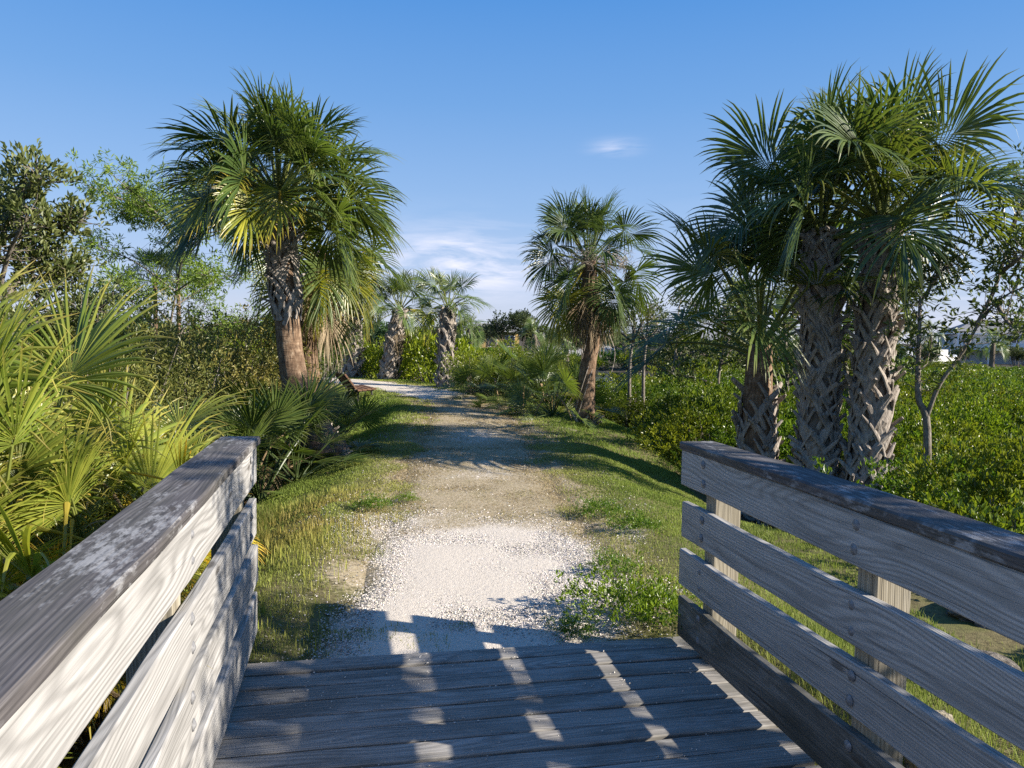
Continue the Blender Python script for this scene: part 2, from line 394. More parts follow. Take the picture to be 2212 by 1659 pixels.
# the trail, a thin sheet along the crest of the bank
sv = np.arange(1.84, PLEN[-1]-0.5, 0.06); tv = np.linspace(-1, 1, 33)
pc = np.c_[np.interp(sv, PLEN, PATH[:, 0]), np.interp(sv, PLEN, PATH[:, 1])]
td = np.gradient(pc, axis=0); td /= np.linalg.norm(td, axis=1)[:, None]; nd = np.c_[td[:, 1], -td[:, 0]]
hw = 0.92+0.22*(vnoise(sv, sv*0, 0.9, 3)-0.5)+0.25*sstep(17, 22, sv)
hw2 = 0.92+0.22*(vnoise(sv, sv*0+50, 0.9, 4)-0.5)+0.25*sstep(17, 22, sv)
hh = np.where(tv[None] < 0, hw[:, None], hw2[:, None])
PX = pc[:, 0:1]+nd[:, 0:1]*tv[None]*hh; PY = pc[:, 1:2]+nd[:, 1:2]*tv[None]*hh
PY = np.maximum(PY, 3.86)
l2 = lateral(PX, PY)[0]; PZ = zg(PX, PY, l2)+0.004-0.05*np.abs(tv[None])**8+0.012*(vnoise(PX, PY, 0.35, 8)-0.5)
g = G(); g.add(np.stack([PX, PY, PZ], -1), Q=grid_faces(*PX.shape), gm=masks(PX, PY, l2).reshape(-1, 3))
tag(g.obj('path', M['ground'], smooth=True), kind='structure')

# tidal water
m, t, o = newmat('tidal_water'); p = principled(t, (0.035, 0.04, 0.035), 0.08, 0.6)
gw = t.n('ShaderNodeNewGeometry').outputs['Position']
t.l(t.bump(t.noise(t.vscale(gw, (0.8, 2.5, 1)), 1.0, 3), 0.25, 0.1), p.node.inputs['Normal']); t.l(p, o.inputs[0]); M['water'] = m
g = G(); wx, wy = np.meshgrid(np.linspace(-30, 40, 20), np.linspace(-25, 75, 20)); g.add(np.stack([wx, wy, wx*0-1.09], -1), Q=grid_faces(20, 20))
tag(g.obj('water', M['water']), kind='structure')

# ------------------------------------------------------------------ boardwalk
def plank(g, c, ax, L, Wd, Th, rng, bev=0.006, nseg=10, warp=0.003, wdir=None):
    """a plank: centre c, along ax (unit), width along wdir (unit), thickness across; worn arrises"""
    ax = np.array(ax, float); wd = np.array(wdir, float); th = np.cross(ax, wd)
    s = np.linspace(-L/2, L/2, nseg+1); r = rng.uniform(0, 60)
    pr = [(-Wd/2+bev, -Th/2), (Wd/2-bev, -Th/2), (Wd/2, -Th/2+bev), (Wd/2, Th/2-bev), (Wd/2-bev, Th/2), (-Wd/2+bev, Th/2), (-Wd/2, Th/2-bev), (-Wd/2, -Th/2+bev)]
    pr = np.array(pr); n = len(pr); ph = rng.uniform(0, 6, 4)
    w1 = warp*np.sin(s*2.1/max(L, .5)*3+ph[0])+warp*.5*np.sin(s*9+ph[1]); w2 = warp*np.sin(s*2.7+ph[2])
    P = np.array(c)[None, None]+ax[None, None]*s[:, None, None]+wd[None, None]*(pr[None, :, 0:1]+w1[:, None, None])+th[None, None]*(pr[None, :, 1:2]+w2[:, None, None])
    wc = np.stack([np.broadcast_to(s[:, None]+r, (nseg+1, n)), np.broadcast_to(pr[None, :, 0]+pr[None, :, 1]*0.83+r*0.37, (nseg+1, n)), np.full((nseg+1, n), r)], -1)
    i = np.arange(nseg)[:, None]*n; j = np.arange(n)[None]; j2 = (j+1) % n
    Q = np.stack([i+j, i+j2, i+n+j2, i+n+j], -1).reshape(-1, 4)
    V = np.concatenate([P.reshape(-1, 3), P[0], P[-1]]); WC = np.concatenate([wc.reshape(-1, 3), wc[0]+[0, 0, 3], wc[-1]+[0, 0, 3]])
    # end grain: rings run over the end face
    e0 = (nseg+1)*n; e1 = e0+n
    WC[e0:e1, 0] = r+pr[:, 1]*0.5; WC[e1:, 0] = r+pr[:, 1]*0.5
    T = [(e0, e0+k+1, e0+k) for k in range(1, n-1)]+[(e1, e1+k, e1+k+1) for k in range(1, n-1)]
    g.add(V, T, Q, wc=WC)

rng = np.random.default_rng(11)
bw = empty('boardwalk', (0.6, 2.0, 0), 'weathered grey plank boardwalk ending at the white shell path', 'boardwalk')
def local(o, parent): o.parent = parent; o.matrix_parent_inverse = Matrix.Translation(-parent.location)
y = 3.845; k = 0
while y > -1.2:
    g = G(); wd = 0.1275+rng.uniform(-.003, .002)
    plank(g, (0.605+rng.uniform(-.008, .008), y-wd/2, -0.019+rng.uniform(-.003, .003)), (1, 0.012+rng.uniform(-.004, .004), rng.uniform(-.002, .002)), 2.24+rng.uniform(-.012, .012), wd, 0.038, rng, 0.005, 16, 0.003, (0, 1, 0))
    local(g.obj('deck_board', M['deck']), bw); y -= 0.1435; k += 1
for x in (-0.42, 0.6, 1.62):
    g = G(); plank(g, (x, 1.3, -0.14), (0, 1, 0), 5.0, 0.05, 0.19, rng, 0.003, 8, 0.0, (1, 0, 0)); local(g.obj('stringer', M['raild']), bw)
for yy in (0.2, 3.2):
    for x in (-0.36, 1.56):
        g = G(); V, T, Q = tube([(x, yy, -0.24), (x, yy, -2.2)], 0.11, 12); g.add(V, T, Q, wc=np.c_[V[:, 2], V[:, 0]*2, V[:, 1]])
        local(g.obj('pile', M['raild']), bw)

def dome(r, h, n=10):
    g = G(); rings = [(0.0, r*1.55), (0.002, r*1.5), (0.003, r), (h*.6, r*.85), (h*.95, r*.4)]
    V = []
    for z, q in rings: V += [(z, q*math.cos(a), q*math.sin(a)) for a in np.arange(n)*2*math.pi/n]
    V.append((h, 0, 0)); Q = [(i*n+j, i*n+(j+1) % n, (i+1)*n+(j+1) % n, (i+1)*n+j) for i in range(len(rings)-1) for j in range(n)]
    T = [((len(rings)-1)*n+j, (len(rings)-1)*n+(j+1) % n, len(V)-1) for j in range(n)]
    g.add(V, T, Q); return g.mesh('bolt', M['steel'], True)
BOLT = dome(0.0135, 0.009)

def railing(xi, side, yend, posts, label, caplabel):
    """xi = inner face of the rails; side +1 = right of the walk"""
    t = empty('wooden_railing', (xi, yend, 0), label, 'railing')
    ybeg = -1.4; L = yend-ybeg; yc = (yend+ybeg)/2; th = 0.038
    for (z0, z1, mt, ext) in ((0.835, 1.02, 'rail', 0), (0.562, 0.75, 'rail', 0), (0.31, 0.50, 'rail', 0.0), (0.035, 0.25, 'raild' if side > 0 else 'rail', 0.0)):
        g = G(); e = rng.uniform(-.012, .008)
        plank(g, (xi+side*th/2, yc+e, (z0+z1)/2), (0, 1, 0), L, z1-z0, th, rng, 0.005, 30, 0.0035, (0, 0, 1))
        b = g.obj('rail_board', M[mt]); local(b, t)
        if mt == 'raild': b['label'] = 'dark mossy bottom rail board'
        for py in posts:
            for z in (z0+(z1-z0)*0.26+rng.uniform(-.01, .01), z1-(z1-z0)*0.24+rng.uniform(-.01, .01)):
                bo = link('bolt', BOLT, b)
                bo.location = (xi-side*0.0005, py+rng.uniform(-.008, .008), z); bo.rotation_euler = (rng.uniform(0, 3), 0, 0 if side < 0 else math.pi)
    g = G(); plank(g, (xi+side*0.088, yc+0.012, 1.0445), (0, 1, 0), L+0.02, 0.195, 0.043, rng, 0.007, 30, 0.003, (1, 0, 0))
    local(g.obj('cap_rail', M['cap']), t)
    for py in posts:
        g = G(); zb = zat(xi+side*0.1, py)-0.4
        plank(g, (xi+side*(th+0.003+0.068), py-0.01, (zb+1.018)/2), (0, 0, 1), 1.018-zb, 0.135, 0.105, rng, 0.004, 8, 0.0, (1, 0, 0))
        local(g.obj('post', M['post']), t)
    return t
railing(1.68, 1, 3.80, (3.55, 2.345, 1.14, -0.06), 'weathered timber railing on the right of the boardwalk, its inner face in shade', '')
railing(-0.50, -1, 4.14, (3.91, 2.52, 1.13, -0.26), 'weathered timber railing on the left of the boardwalk, its inner face sunlit almost white', '')

# ------------------------------------------------------------------ palm fronds
def frond_mesh(seed, elev, kind='sabal'):
    """one costapalmate leaf: petiole + folded fan of free-tipped segments; grows from the origin along +X"""
    rng = np.random.default_rng(seed)
    P = dict(sabal=dict(Lp=0.92, Rr=0.80, S=2.35, n=54, droop=0.75, fold=0.26, costa=0.22, bend=0.35, fuse=0.50, wp=0.021, jit=0.07, tilt=38),
             palmetto=dict(Lp=1.0, Rr=0.56, S=1.95, n=46, droop=0.30, fold=0.22, costa=0.04, bend=0.40, fuse=0.50, wp=0.012, jit=0.06, tilt=16),
             palmetto_tall=dict(Lp=1.58, Rr=0.56, S=1.95, n=48, droop=0.80, fold=0.30, costa=0.08, bend=0.32, fuse=0.45, wp=0.012, jit=0.10, tilt=38),
             young=dict(Lp=1.15, Rr=0.85, S=2.25, n=50, droop=0.5, fold=0.24, costa=0.20, bend=0.40, fuse=0.46, wp=0.020, jit=0.07, tilt=34),
             dead=dict(Lp=0.75, Rr=0.75, S=1.5, n=38, droop=1.7, fold=0.55, costa=0.22, bend=0.9, fuse=0.35, wp=0.018, jit=0.14, tilt=20))[kind]
    Lp = P['Lp']*rng.uniform(.9, 1.1); e0 = R(elev); bend = P['bend']*rng.uniform(.7, 1.2)*max(0.25, math.cos(e0))
    t = np.linspace(0, 1, 9); ee = e0-bend*t**1.4; st = Lp/8
    pts = [np.zeros(3)]
    for q in ee[1:]: pts.append(pts[-1]+st*np.array([math.cos(q), 0, math.sin(q)]))
    pts = np.array(pts); g = G()
    w = P['wp']*np.interp(t, [0, .12, 1], [2.1, 1.15, 0.75])
    V, T, Q = tube(pts, w, 6); V = np.array(V)
    # flatten the stalk
    g.add(V, T, Q, lv=(rng.random(), -1.0, 0.5))
    e1 = ee[-1]-R(P['tilt'])*rng.uniform(.5, 1.35)*(.25+.75*max(0, math.cos(e0))**.8); H = pts[-1]; tw = rng.normal(0, .75 if kind in ('sabal', 'young') else .7)
    u = np.array([math.cos(e1), 0, math.sin(e1)]); v = np.array([0, 1.0, 0]); nn = np.array([-math.sin(e1), 0, math.cos(e1)])
    v, nn = v*math.cos(tw)+nn*math.sin(tw), nn*math.cos(tw)-v*math.sin(tw)
    n = P['n']; S = P['S']; th = np.linspace(-S, S, n)+rng.normal(0, .25*2*S/n/2, n); dth = 2*S/n
    Ls = P['Rr']*(0.60+0.40*np.cos(th/2*min(1, 3.1/S/1.0)))*(1+rng.normal(0, P['jit'], n))
    up = nn*1.0
    d = np.cos(th)[:, None]*u+np.sin(th)[:, None]*v+(P['fold']*np.abs(np.sin(th))**1.2)[:, None]*nn+(rng.normal(0, .035, n))[:, None]*nn
    d /= np.linalg.norm(d, axis=1)[:, None]
    cs = np.maximum(0, np.cos(th))**1.6*P['costa']
    o = H+cs[:, None]*u+(-0.9*cs**2)[:, None]*np.array([0, 0, 1.0])/max(P['costa'], .1)*.35
    tt = np.array([0.02, .16, .30, P['fuse'], .56, .70, .84, 1.0]); K = len(tt)
    lat = -np.sin(th)[:, None]*u+np.cos(th)[:, None]*v
    lat = lat-(lat*d).sum(1)[:, None]*d; lat /= np.linalg.norm(lat, axis=1)[:, None]
    nr = np.cross(d, lat)
    pos = o+d*(Ls*tt[0])[:, None]; cur = d.copy(); Pk = [pos]
    dr = P['droop']*rng.uniform(.45, 1.6, n)*np.where(rng.random(n) < .08, 3.0, 1.0)
    for k in range(1, K):
        ds = (tt[k]-tt[k-1])*Ls; gq = np.clip((tt[k]-.28), 0, 1)**1.1*dr*0.95
        cur = cur+np.c_[rng.normal(0, .02, n), rng.normal(0, .03, n), -gq*(ds/Ls)*3.2]; cur /= np.linalg.norm(cur, axis=1)[:, None]
        pos = pos+cur*ds[:, None]; Pk.append(pos)
    Pk = np.stack(Pk, 1)
    fz = P['fuse']; hw = np.where(tt < fz, 0.5*dth*tt*1.08, 0.5*dth*fz*1.08*np.clip(1-(tt-fz)/(1-fz), 0, 1)**0.62)
    hw = hw[None]*Ls[:, None]*np.where(tt[None] < fz, 1.0, 0.92)+0.0006
    ple = hw*0.55*np.where(tt < fz, 1, 0.8)[None]
    VL = Pk-lat[:, None]*hw[..., None]; VR = Pk+lat[:, None]*hw[..., None]; VC = Pk+nr[:, None]*ple[..., None]
    V = np.stack([VL, VC, VR], 2).reshape(-1, 3)
    i = (np.arange(n)[:, None]*K+np.arange(K-1)[None])*3
    Q = np.concatenate([np.stack([i, i+1, i+4, i+3], -1).reshape(-1, 4), np.stack([i+1, i+2, i+5, i+4], -1).reshape(-1, 4)])
    rv = rng.random(n)
    lv = np.stack([np.broadcast_to(rv[:, None, None], (n, K, 3)), np.broadcast_to(tt[None, :, None], (n, K, 3)), np.full((n, K, 3), rng.random())], -1).reshape(-1, 3)
    g.add(V, None, Q, lv=lv)
    return g.mesh('frond_'+kind, M['palmetto' if kind.startswith('palmetto') else 'deadfrond' if kind == 'dead' else 'frond'])
FR = {}
def get_frond(kind, elev, var):
    cls = int(round(elev/16.0))*16
    k = (kind, cls, var % 5)
    if k not in FR: FR[k] = frond_mesh((cls+500)*31+var % 5*7+len(kind)*1013, cls, kind)
    return FR[k]
def put_frond(root, name, kind, elev, azim, scale, p, rng, col, var=None):
    me = get_frond(kind, elev, rng.integers(0, 99) if var is None else var)
    f = link(name, me, root); f.location = p; f.rotation_euler = (0, R(rng.normal(0, 3)), azim)
    f.scale = (scale, scale*rng.uniform(.92, 1.05), scale)
    f.color = (*col, 1); return f

def boots(g, path, rad, z0, z1, rng, dz=0.0215, size=1.0, out=0.06):
    """split leaf bases: each a pair of straps running down round the trunk and a broken stub pointing up and out"""
    s = np.r_[0, np.cumsum(np.linalg.norm(np.diff(path, axis=0), axis=1))]; L = s[-1]; ga = 2.39996; k = 0; a = rng.uniform(0, 6)
    h = z0
    while h < z1:
        f = h; c = np.array([np.interp(f, s, path[:, q]) for q in range(3)]); r = np.interp(f, s, rad)
        def pt(da, dh, dr):
            aa = a+da; cc = np.array([np.interp(np.clip(f+dh, 0, L), s, path[:, q]) for q in range(3)]); cc[2] += min(0, f+dh)
            rr = np.interp(np.clip(f+dh, 0, L), s, rad)+dr
            return cc+np.array([math.cos(aa)*rr, math.sin(aa)*rr, 0])
        sz = size*rng.uniform(.62, 1.4); rn = rng.random()
        for sg in (-1, 1):
            if rng.random() < 0.16: continue
            w_ = 0.026*sz; da = 0.60*sz*rng.uniform(.8, 1.2); tip = rng.uniform(.75, 1.35)
            P = [pt(-sg*da*.22, -0.15*sz, 0.004), pt(sg*da*.12, -0.05*sz, 0.030), pt(sg*da*.55, 0.055*sz, 0.040), pt(sg*da*.98*tip**.5, 0.15*sz*tip, 0.040+out*rng.choice([.3, .6, 1.0, 1.6, 2.3]))]
            strap(g, P, [w_*1.0, w_*1.15, w_*1.05, w_*rng.uniform(.35, .8)], 0.010*sz, a, rn, rng)
        a += ga+rng.normal(0, .22); h += dz*rng.uniform(.6, 1.3); k += 1
def strap(g, P, wd, th, a, rn, rng):
    P = np.array(P); n = len(P); wd = np.interp(np.linspace(0, 1, n), np.linspace(0, 1, len(wd)), wd)
    T = np.gradient(P, axis=0); T /= np.linalg.norm(T, axis=1)[:, None]
    o = np.array([math.cos(a), math.sin(a), 0.25]); Nn = o[None]-(T@o)[:, None]*T; Nn /= np.linalg.norm(Nn, axis=1)[:, None]; B = np.cross(T, Nn)
    V = np.stack([P-B*wd[:, None]-Nn*th*.3, P-B*wd[:, None]*.75+Nn*th*.7, P+Nn*th*1.2, P+B*wd[:, None]*.75+Nn*th*.7, P+B*wd[:, None]-Nn*th*.3, P-Nn*th*1.0], 1)
    i = np.arange(n-1)[:, None]*6; j = np.arange(6)[None]; j2 = (j+1) % 6
    Q = np.stack([i+j, i+j2, i+6+j2, i+6+j], -1).reshape(-1, 4); e = (n-1)*6
    g.add(V.reshape(-1, 3), [(e, e+1, e+2), (e, e+2, e+5), (e+2, e+3, e+4), (e+2, e+4, e+5)], Q)

GREEN = (1.0, 1.0, 1.0)
def palm(label, path, radii, crown, seed, boot=None, fibre=True, group='sabal palms along the bank', fscale=1.0, kind='sabal', dead=0, yellow=0.12, inflo=0, tone=(1, 1, 1), nfr=38, elo=-60, bootsize=1.0, ehi=86, dz=0.0215, name='sabal_palm'):
    rng = np.random.default_rng(seed); path = np.array(path, float); b = path[0].copy()
    root = empty(name, tuple(b), label, 'palm tree', group)
    P = spline(path-b, 7); rad = np.interp(np.linspace(0, 1, len(P)), np.linspace(0, 1, len(radii)), radii)
    # ground the foot and roughen the trunk
    P[0, 2] -= 0.25; V, T, Q = tube(P, rad, 20); V = np.array(V)
    ctr = np.repeat(P, 20, axis=0); k = len(ctr); off = V[:k]-ctr
    j = 1+0.05*(vnoise(V[:k, 2]*3+np.arctan2(off[:, 1], off[:, 0])*.8, V[:k, 2]*2, .25, seed)-.5)
    V[:k] = ctr+off*j[:, None]
    g = G(); g.add(V, T, Q); tr = g.obj('trunk', M['fibre' if fibre else 'core'], root, True)
    s = np.r_[0, np.cumsum(np.linalg.norm(np.diff(P, axis=0), axis=1))]
    if boot:
        g = G(); boots(g, P, rad, boot[0]*s[-1], boot[1]*s[-1], rng, dz, bootsize); g.obj('leaf_bases', M['boot'], tr)
    top = P[-1]; axis_ = P[-1]-P[-3]; axis_ /= np.linalg.norm(axis_)
    a = rng.uniform(0, 6); ga = 2.39996
    for q in range(nfr):
        f = (q+.5)/nfr; el_ = ehi-(ehi-elo)*f**1.2+rng.normal(0, 7)
        a += ga+rng.normal(0, .15)
        p = top+np.array([math.cos(a), math.sin(a), 0])*(0.03+0.07*f)*fscale+axis_*(0.22*(1-f)-0.12)*fscale
        sc = fscale*crown*rng.uniform(.86, 1.08)*(0.80+0.20*math.sin(min(1, f*2.2)*math.pi/2))
        v = rng.uniform(.8, 1.15); col = [tone[0]*v, tone[1]*v, tone[2]*v]
        if f > .72 and rng.random() < yellow*3: col = [2.9*v, 2.0*v, .9*v]
        elif rng.random() < .15: col = [1.35*v, 1.2*v, .9*v]
        put_frond(root, 'frond', kind, max(-70, el_), a, sc, p, rng, col)
    for q in range(dead):
        a += ga; p = top+np.array([math.cos(a), math.sin(a), 0])*0.10*fscale-axis_*rng.uniform(.1, .3)*fscale
        v = rng.uniform(.6, 1.15); f = put_frond(root, 'dead_frond', 'dead', -64-rng.uniform(0, 12), a, fscale*crown*rng.uniform(.8, 1.1), p, rng, (v*.8, v*.82, v*.86))
    for q in range(inflo):
        g = G(); aa = rng.uniform(0, 6.28); e = rng.uniform(.1, .9); L = rng.uniform(.9, 1.4)*fscale*crown; pts = [np.zeros(3)]
        for z in range(8):
            e -= .17; pts.append(pts[-1]+L/8*np.array([math.cos(e), 0, math.sin(e)]))
        pts = np.array(pts); V, T, Q = tube(pts, np.linspace(.012, .004, 9), 5); g.add(V, T, Q)
        for z in range(46):
            f = rng.uniform(.35, 1); c = np.array([np.interp(f*8, np.arange(9), pts[:, q2]) for q2 in range(3)])
            d = rng.normal(0, 1, 3)*[.7, 1, .8]; d /= np.linalg.norm(d); ln = rng.uniform(.15, .38)*fscale
            V, T, Q = tube([c, c+d*ln*.5+[0, 0, .01], c+d*ln+[0, 0, -.06]], [.004, .003, .0015], 3, False); g.add(V, T, Q)
            for y_ in range(5):
                c2 = c+d*ln*rng.uniform(.3, 1); d2 = rng.normal(0, 1, 3); d2 /= np.linalg.norm(d2)
                V, T, Q = tube([c2, c2+d2*ln*.4], [.0028, .0014], 3, False); g.add(V, T, Q)
        o = g.obj('seed_stalk', M['straw'], root); o.location = top; o.rotation_euler = (0, 0, aa)
    return root
M['straw'] = mat_plain('dry_stalk', (0.20, 0.165, 0.13), (0.42, 0.37, 0.32), 20, 0.9, 0.1, 0.0)

def base_at(px, py, d):
    p = atd(px, py, d); p[2] = zat(p[0], p[1]); return p
def chain(pts, d, ground=True):
    P = [atd(x, y, d+(dd[0] if dd else 0)) for x, y, *dd in pts]
    if ground: P[0][2] = zat(P[0][0], P[0][1])
    return P
palm('tall sabal palm with a curved bare trunk at the left edge of the path',
     chain([(714, 990), (683, 940), (650, 870), (630, 780), (620, 680), (612, 580), (606, 500), (604, 430)], 11.6), [.35, .27, .22, .19, .18, .175, .165, .14], 1.04, 21,
     boot=(0.60, .96), nfr=52, dead=0, elo=-16, yellow=.05, dz=0.020, bootsize=1.15)
palm('sabal palm with yellowing drooping skirt, standing just behind the tall curved palm',
     chain([(694, 900), (668, 790), (668, 660), (690, 545)], 14.6), [.24, .17, .15, .14], 1.02, 22, boot=(0, .16), nfr=24, dead=9, elo=-60, yellow=.3, ehi=60)
palm('dark sabal palm with a slim vine-wrapped trunk between the path and the mangroves',
     chain([(1262, 905), (1269, 800), (1280, 720), (1272, 565)], 15.0), [.20, .155, .14, .15], .86, 23, boot=(0, .10), nfr=34, dead=16, inflo=7, elo=-58, yellow=.10, tone=(.8, .84, .88))
palm('short sabal palm with pale leaf bases on the right edge of the path bend',
     chain([(962, 838), (964, 770), (968, 665)], 22.0), [.20, .175, .14], .72, 24, boot=(0, 1), bootsize=1.75, dz=.034, nfr=19, elo=-14, fibre=False, tone=(1.25, 1.2, 1.3))
palm('leaning short sabal palm with dead leaves round its foot at the path bend',
     chain([(838, 815), (849, 755), (864, 668)], 25.0), [.24, .21, .16], .84, 25, boot=(0, 1), bootsize=1.75, dz=.034, nfr=20, dead=3, elo=-20, fibre=False, tone=(1.25, 1.2, 1.2))
palm('short sabal palm with a straight grey trunk behind the wooden bench',
     chain([(762, 812), (763, 740), (764, 650)], 26.0), [.27, .24, .19], .86, 26, boot=(0, 1), bootsize=1.75, dz=.034, nfr=20, elo=-16, fibre=False, tone=(1.1, 1.1, 1.1))
palm('lowest of the three near sabal palms by the right railing, with long open leaf stalks',
     chain([(1632, 1100), (1636, 900), (1641, 745)], 11.0), [.25, .21, .17], 1.15, 27, boot=(0, .72), bootsize=1.35, dz=.024, nfr=20, elo=22, kind='young', fibre=True, group='sabal palms beside the right railing', yellow=0)
palm('middle one of the three near sabal palms by the right railing',
     chain([(1760, 1150), (1770, 860), (1772, 500)], 10.4), [.22, .19, .19], 1.12, 28, boot=(0, 1), nfr=25, elo=4, fibre=False, group='sabal palms beside the right railing', yellow=0, bootsize=1.5, dz=.026)
palm('rightmost of the three near sabal palms by the right railing, leaning, with the highest crown',
     chain([(1860, 1160), (1884, 850), (1908, 470)], 10.0), [.22, .19, .165], 1.14, 29, boot=(0, .93), nfr=27, elo=2, fibre=False, group='sabal palms beside the right railing', yellow=0, bootsize=1.45, dz=.026)

# ------------------------------------------------------------------ palmettos
def palmetto(label, pos, seed, n=18, scale=1.0, kind='palmetto', ehi=85, elo=5, tone=(1, 1, 1), dead=0, group=None, yellow=0.1, spread=0.10, name='palmetto', clear=False, skirt=0):
    rng = np.random.default_rng(seed); root = empty(name, tuple(pos), label, 'palmetto', group); a = rng.uniform(0, 6)
    def ok(az_, e_, sc_):       # keep the leaves off the boardwalk
        return not clear or pos[0]+math.cos(az_)*sc_*2.25*math.cos(R(max(0, e_-12))) < -.72
    for q in range(n):
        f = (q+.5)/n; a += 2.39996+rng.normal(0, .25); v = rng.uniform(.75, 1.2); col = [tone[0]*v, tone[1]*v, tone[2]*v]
        if f > .5 and rng.random() < yellow*2: col = [col[0]*1.7, col[1]*1.25, col[2]*.8]
        e_ = ehi-(ehi-elo)*f**.9+rng.normal(0, 7); sc_ = scale*rng.uniform(.62, 1.12); az_ = a
        if not ok(az_, e_, sc_): az_ = math.pi-a
        if not ok(az_, e_, sc_): e_ = 80
        put_frond(root, 'frond', kind, e_, az_, sc_, (spread*f*math.cos(a), spread*f*math.sin(a), rng.uniform(-.03, .08)), rng, col)
    for q in range(skirt):      # old leaves hanging low on the open side
        v = rng.uniform(.8, 1.2); e_ = rng.uniform(-35, 15); sc_ = scale*rng.uniform(.5, .8); az_ = rng.uniform(-2.7, -.2)
        if not ok(az_, e_, sc_*.6): az_ = -math.pi-az_
        put_frond(root, 'frond', 'palmetto', e_, az_, sc_, (rng.uniform(-.25, .25), rng.uniform(-.25, .25), rng.uniform(.5, 1.15)), rng, [(1.9*v, 1.35*v, .8*v), (1.25*v, 1.1*v, .8*v), (2.3*v, 1.5*v, .9*v)][q % 3])
    for q in range(dead):
        a += 2.39996; v = rng.uniform(.7, 1.1)
        if clear: put_frond(root, 'dead_frond', 'dead', rng.uniform(-45, 15), rng.uniform(-2.2, -.5), scale*rng.uniform(.45, .7), (rng.uniform(-.3, .3), rng.uniform(-.3, .3), rng.uniform(.55, 1.15)), rng, (.95*v, .95*v, .92*v))
        else: put_frond(root, 'dead_frond', 'dead', -30-rng.uniform(0, 35), a, scale*rng.uniform(.8, 1.05), (spread*math.cos(a), spread*math.sin(a), rng.uniform(.35, .75)*scale), rng, (v, v*.95, v*.9))
    return root
def gpos(x, y, dz=0.0): return (x, y, zat(x, y)+dz)
near = [(-1.85, 4.2, 22, 1.05, .02, 'yellow green palmetto clump leaning over the left railing'),
        (-2.3, 3.45, 20, 1.0, .12, 'yellow green palmetto with brown dead leaves at the left edge of the picture'),
        (-2.9, 4.6, 22, 1.2, .1, 'palmetto clump behind the yellow green ones left of the boardwalk'),
        (-2.0, 5.4, 18, .85, .3, 'low palmetto with yellowed fans nearest the end of the left railing'),
        (-3.5, 3.9, 26, 1.25, .05, 'big palmetto clump at the back of the yellow green group'),
        (-2.0, 3.3, 16, .85, .25, 'lower palmetto with drooping yellow fans against the left railing'),
        (-3.6, 5.8, 22, 1.2, .05, 'palmetto clump farthest from the boardwalk in the yellow green group'),
        (-3.3, 2.75, 20, 1.0, .05, 'tallest palmetto, at the far left with long leaf tips against the sky'),
        (-2.9, 3.3, 24, 1.1, .05, 'bright palmetto clump between the tallest one and the boardwalk side clump'),
        (-2.2, 4.0, 20, 1.15, .05, 'dense palmetto clump in the middle of the yellow green group'),
        (-2.6, 5.4, 20, 1.1, .05, 'palmetto clump at the back right of the yellow green group'),
        (-1.4, 4.75, 18, .85, .4, 'golden yellow palmetto clump right behind the end of the left railing'),
        (-1.4, 3.9, 16, .80, .2, 'palmetto clump whose fans touch the cap of the left railing'),
        (-1.6, 5.6, 16, .80, .2, 'small palmetto between the golden clump and the dark palmettos'),
        (-1.9, 4.75, 16, 1.0, .3, 'low palmetto with golden fans behind the middle of the left railing')]
for i, (x, y_, n, s, yl, lb) in enumerate(near):
    palmetto(lb, gpos(x, y_, .05), 50+i, int(n*3.0), s*1.0, 'palmetto' if i in (5, 14) else 'palmetto_tall', clear=True, skirt=9, yellow=.1+yl, dead=(5, 9, 5, 4, 4, 5, 2, 3, 3, 3, 3, 4, 4, 2, 4)[i], ehi=(84, 82, 86, 70, 88, 55, 86, 88, 87, 85, 84, 74, 70, 76, 60)[i], elo=(20, 20, 25, 10, 35, 0, 30, 35, 30, 25, 20, 25, 25, 15, 0)[i], group='yellow green palmettos left of the boardwalk')
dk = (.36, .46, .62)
for i, (px, py, d, n, s, lb) in enumerate([(560, 935, 9.6, 16, .78, 'dark green palmetto in front of the tall curved palm trunk, left side'),
                                           (640, 990, 10.2, 14, .66, 'low dark palmetto with drooping fans at the foot of the tall curved palm'),
                                           (705, 870, 12.6, 9, .62, 'dark palmetto rising right of the tall curved palm trunk'),
                                           (500, 900, 11.5, 15, .85, 'dark palmetto in the shade behind the yellow green clump'),
                                           (600, 860, 13.0, 14, .95, 'upright dark palmetto behind the tall curved palm trunk')]):
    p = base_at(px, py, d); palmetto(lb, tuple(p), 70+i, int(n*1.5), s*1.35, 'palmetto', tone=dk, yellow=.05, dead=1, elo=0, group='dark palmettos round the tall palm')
for i, (px, py, d, n, s, lb) in enumerate([(1195, 880, 15.2, 15, .72, 'palmetto with bright fans left of the vine-wrapped palm'),
                                           (1130, 860, 16.8, 16, .72, 'dark rounded palmetto in the middle of the row right of the path'),
                                           (1065, 850, 18.5, 15, .70, 'spiky dark palmetto nearest the pale trunked palm right of the path'),
                                           (1165, 850, 18.0, 14, .85, 'upright palmetto at the back of the row right of the path')]):
    p = base_at(px, py, d); palmetto(lb, tuple(p), 80+i, int(n*1.5), s*1.22, tone=(.42, .54, .7), yellow=.05, dead=2, elo=-8, group='palmettos right of the path')

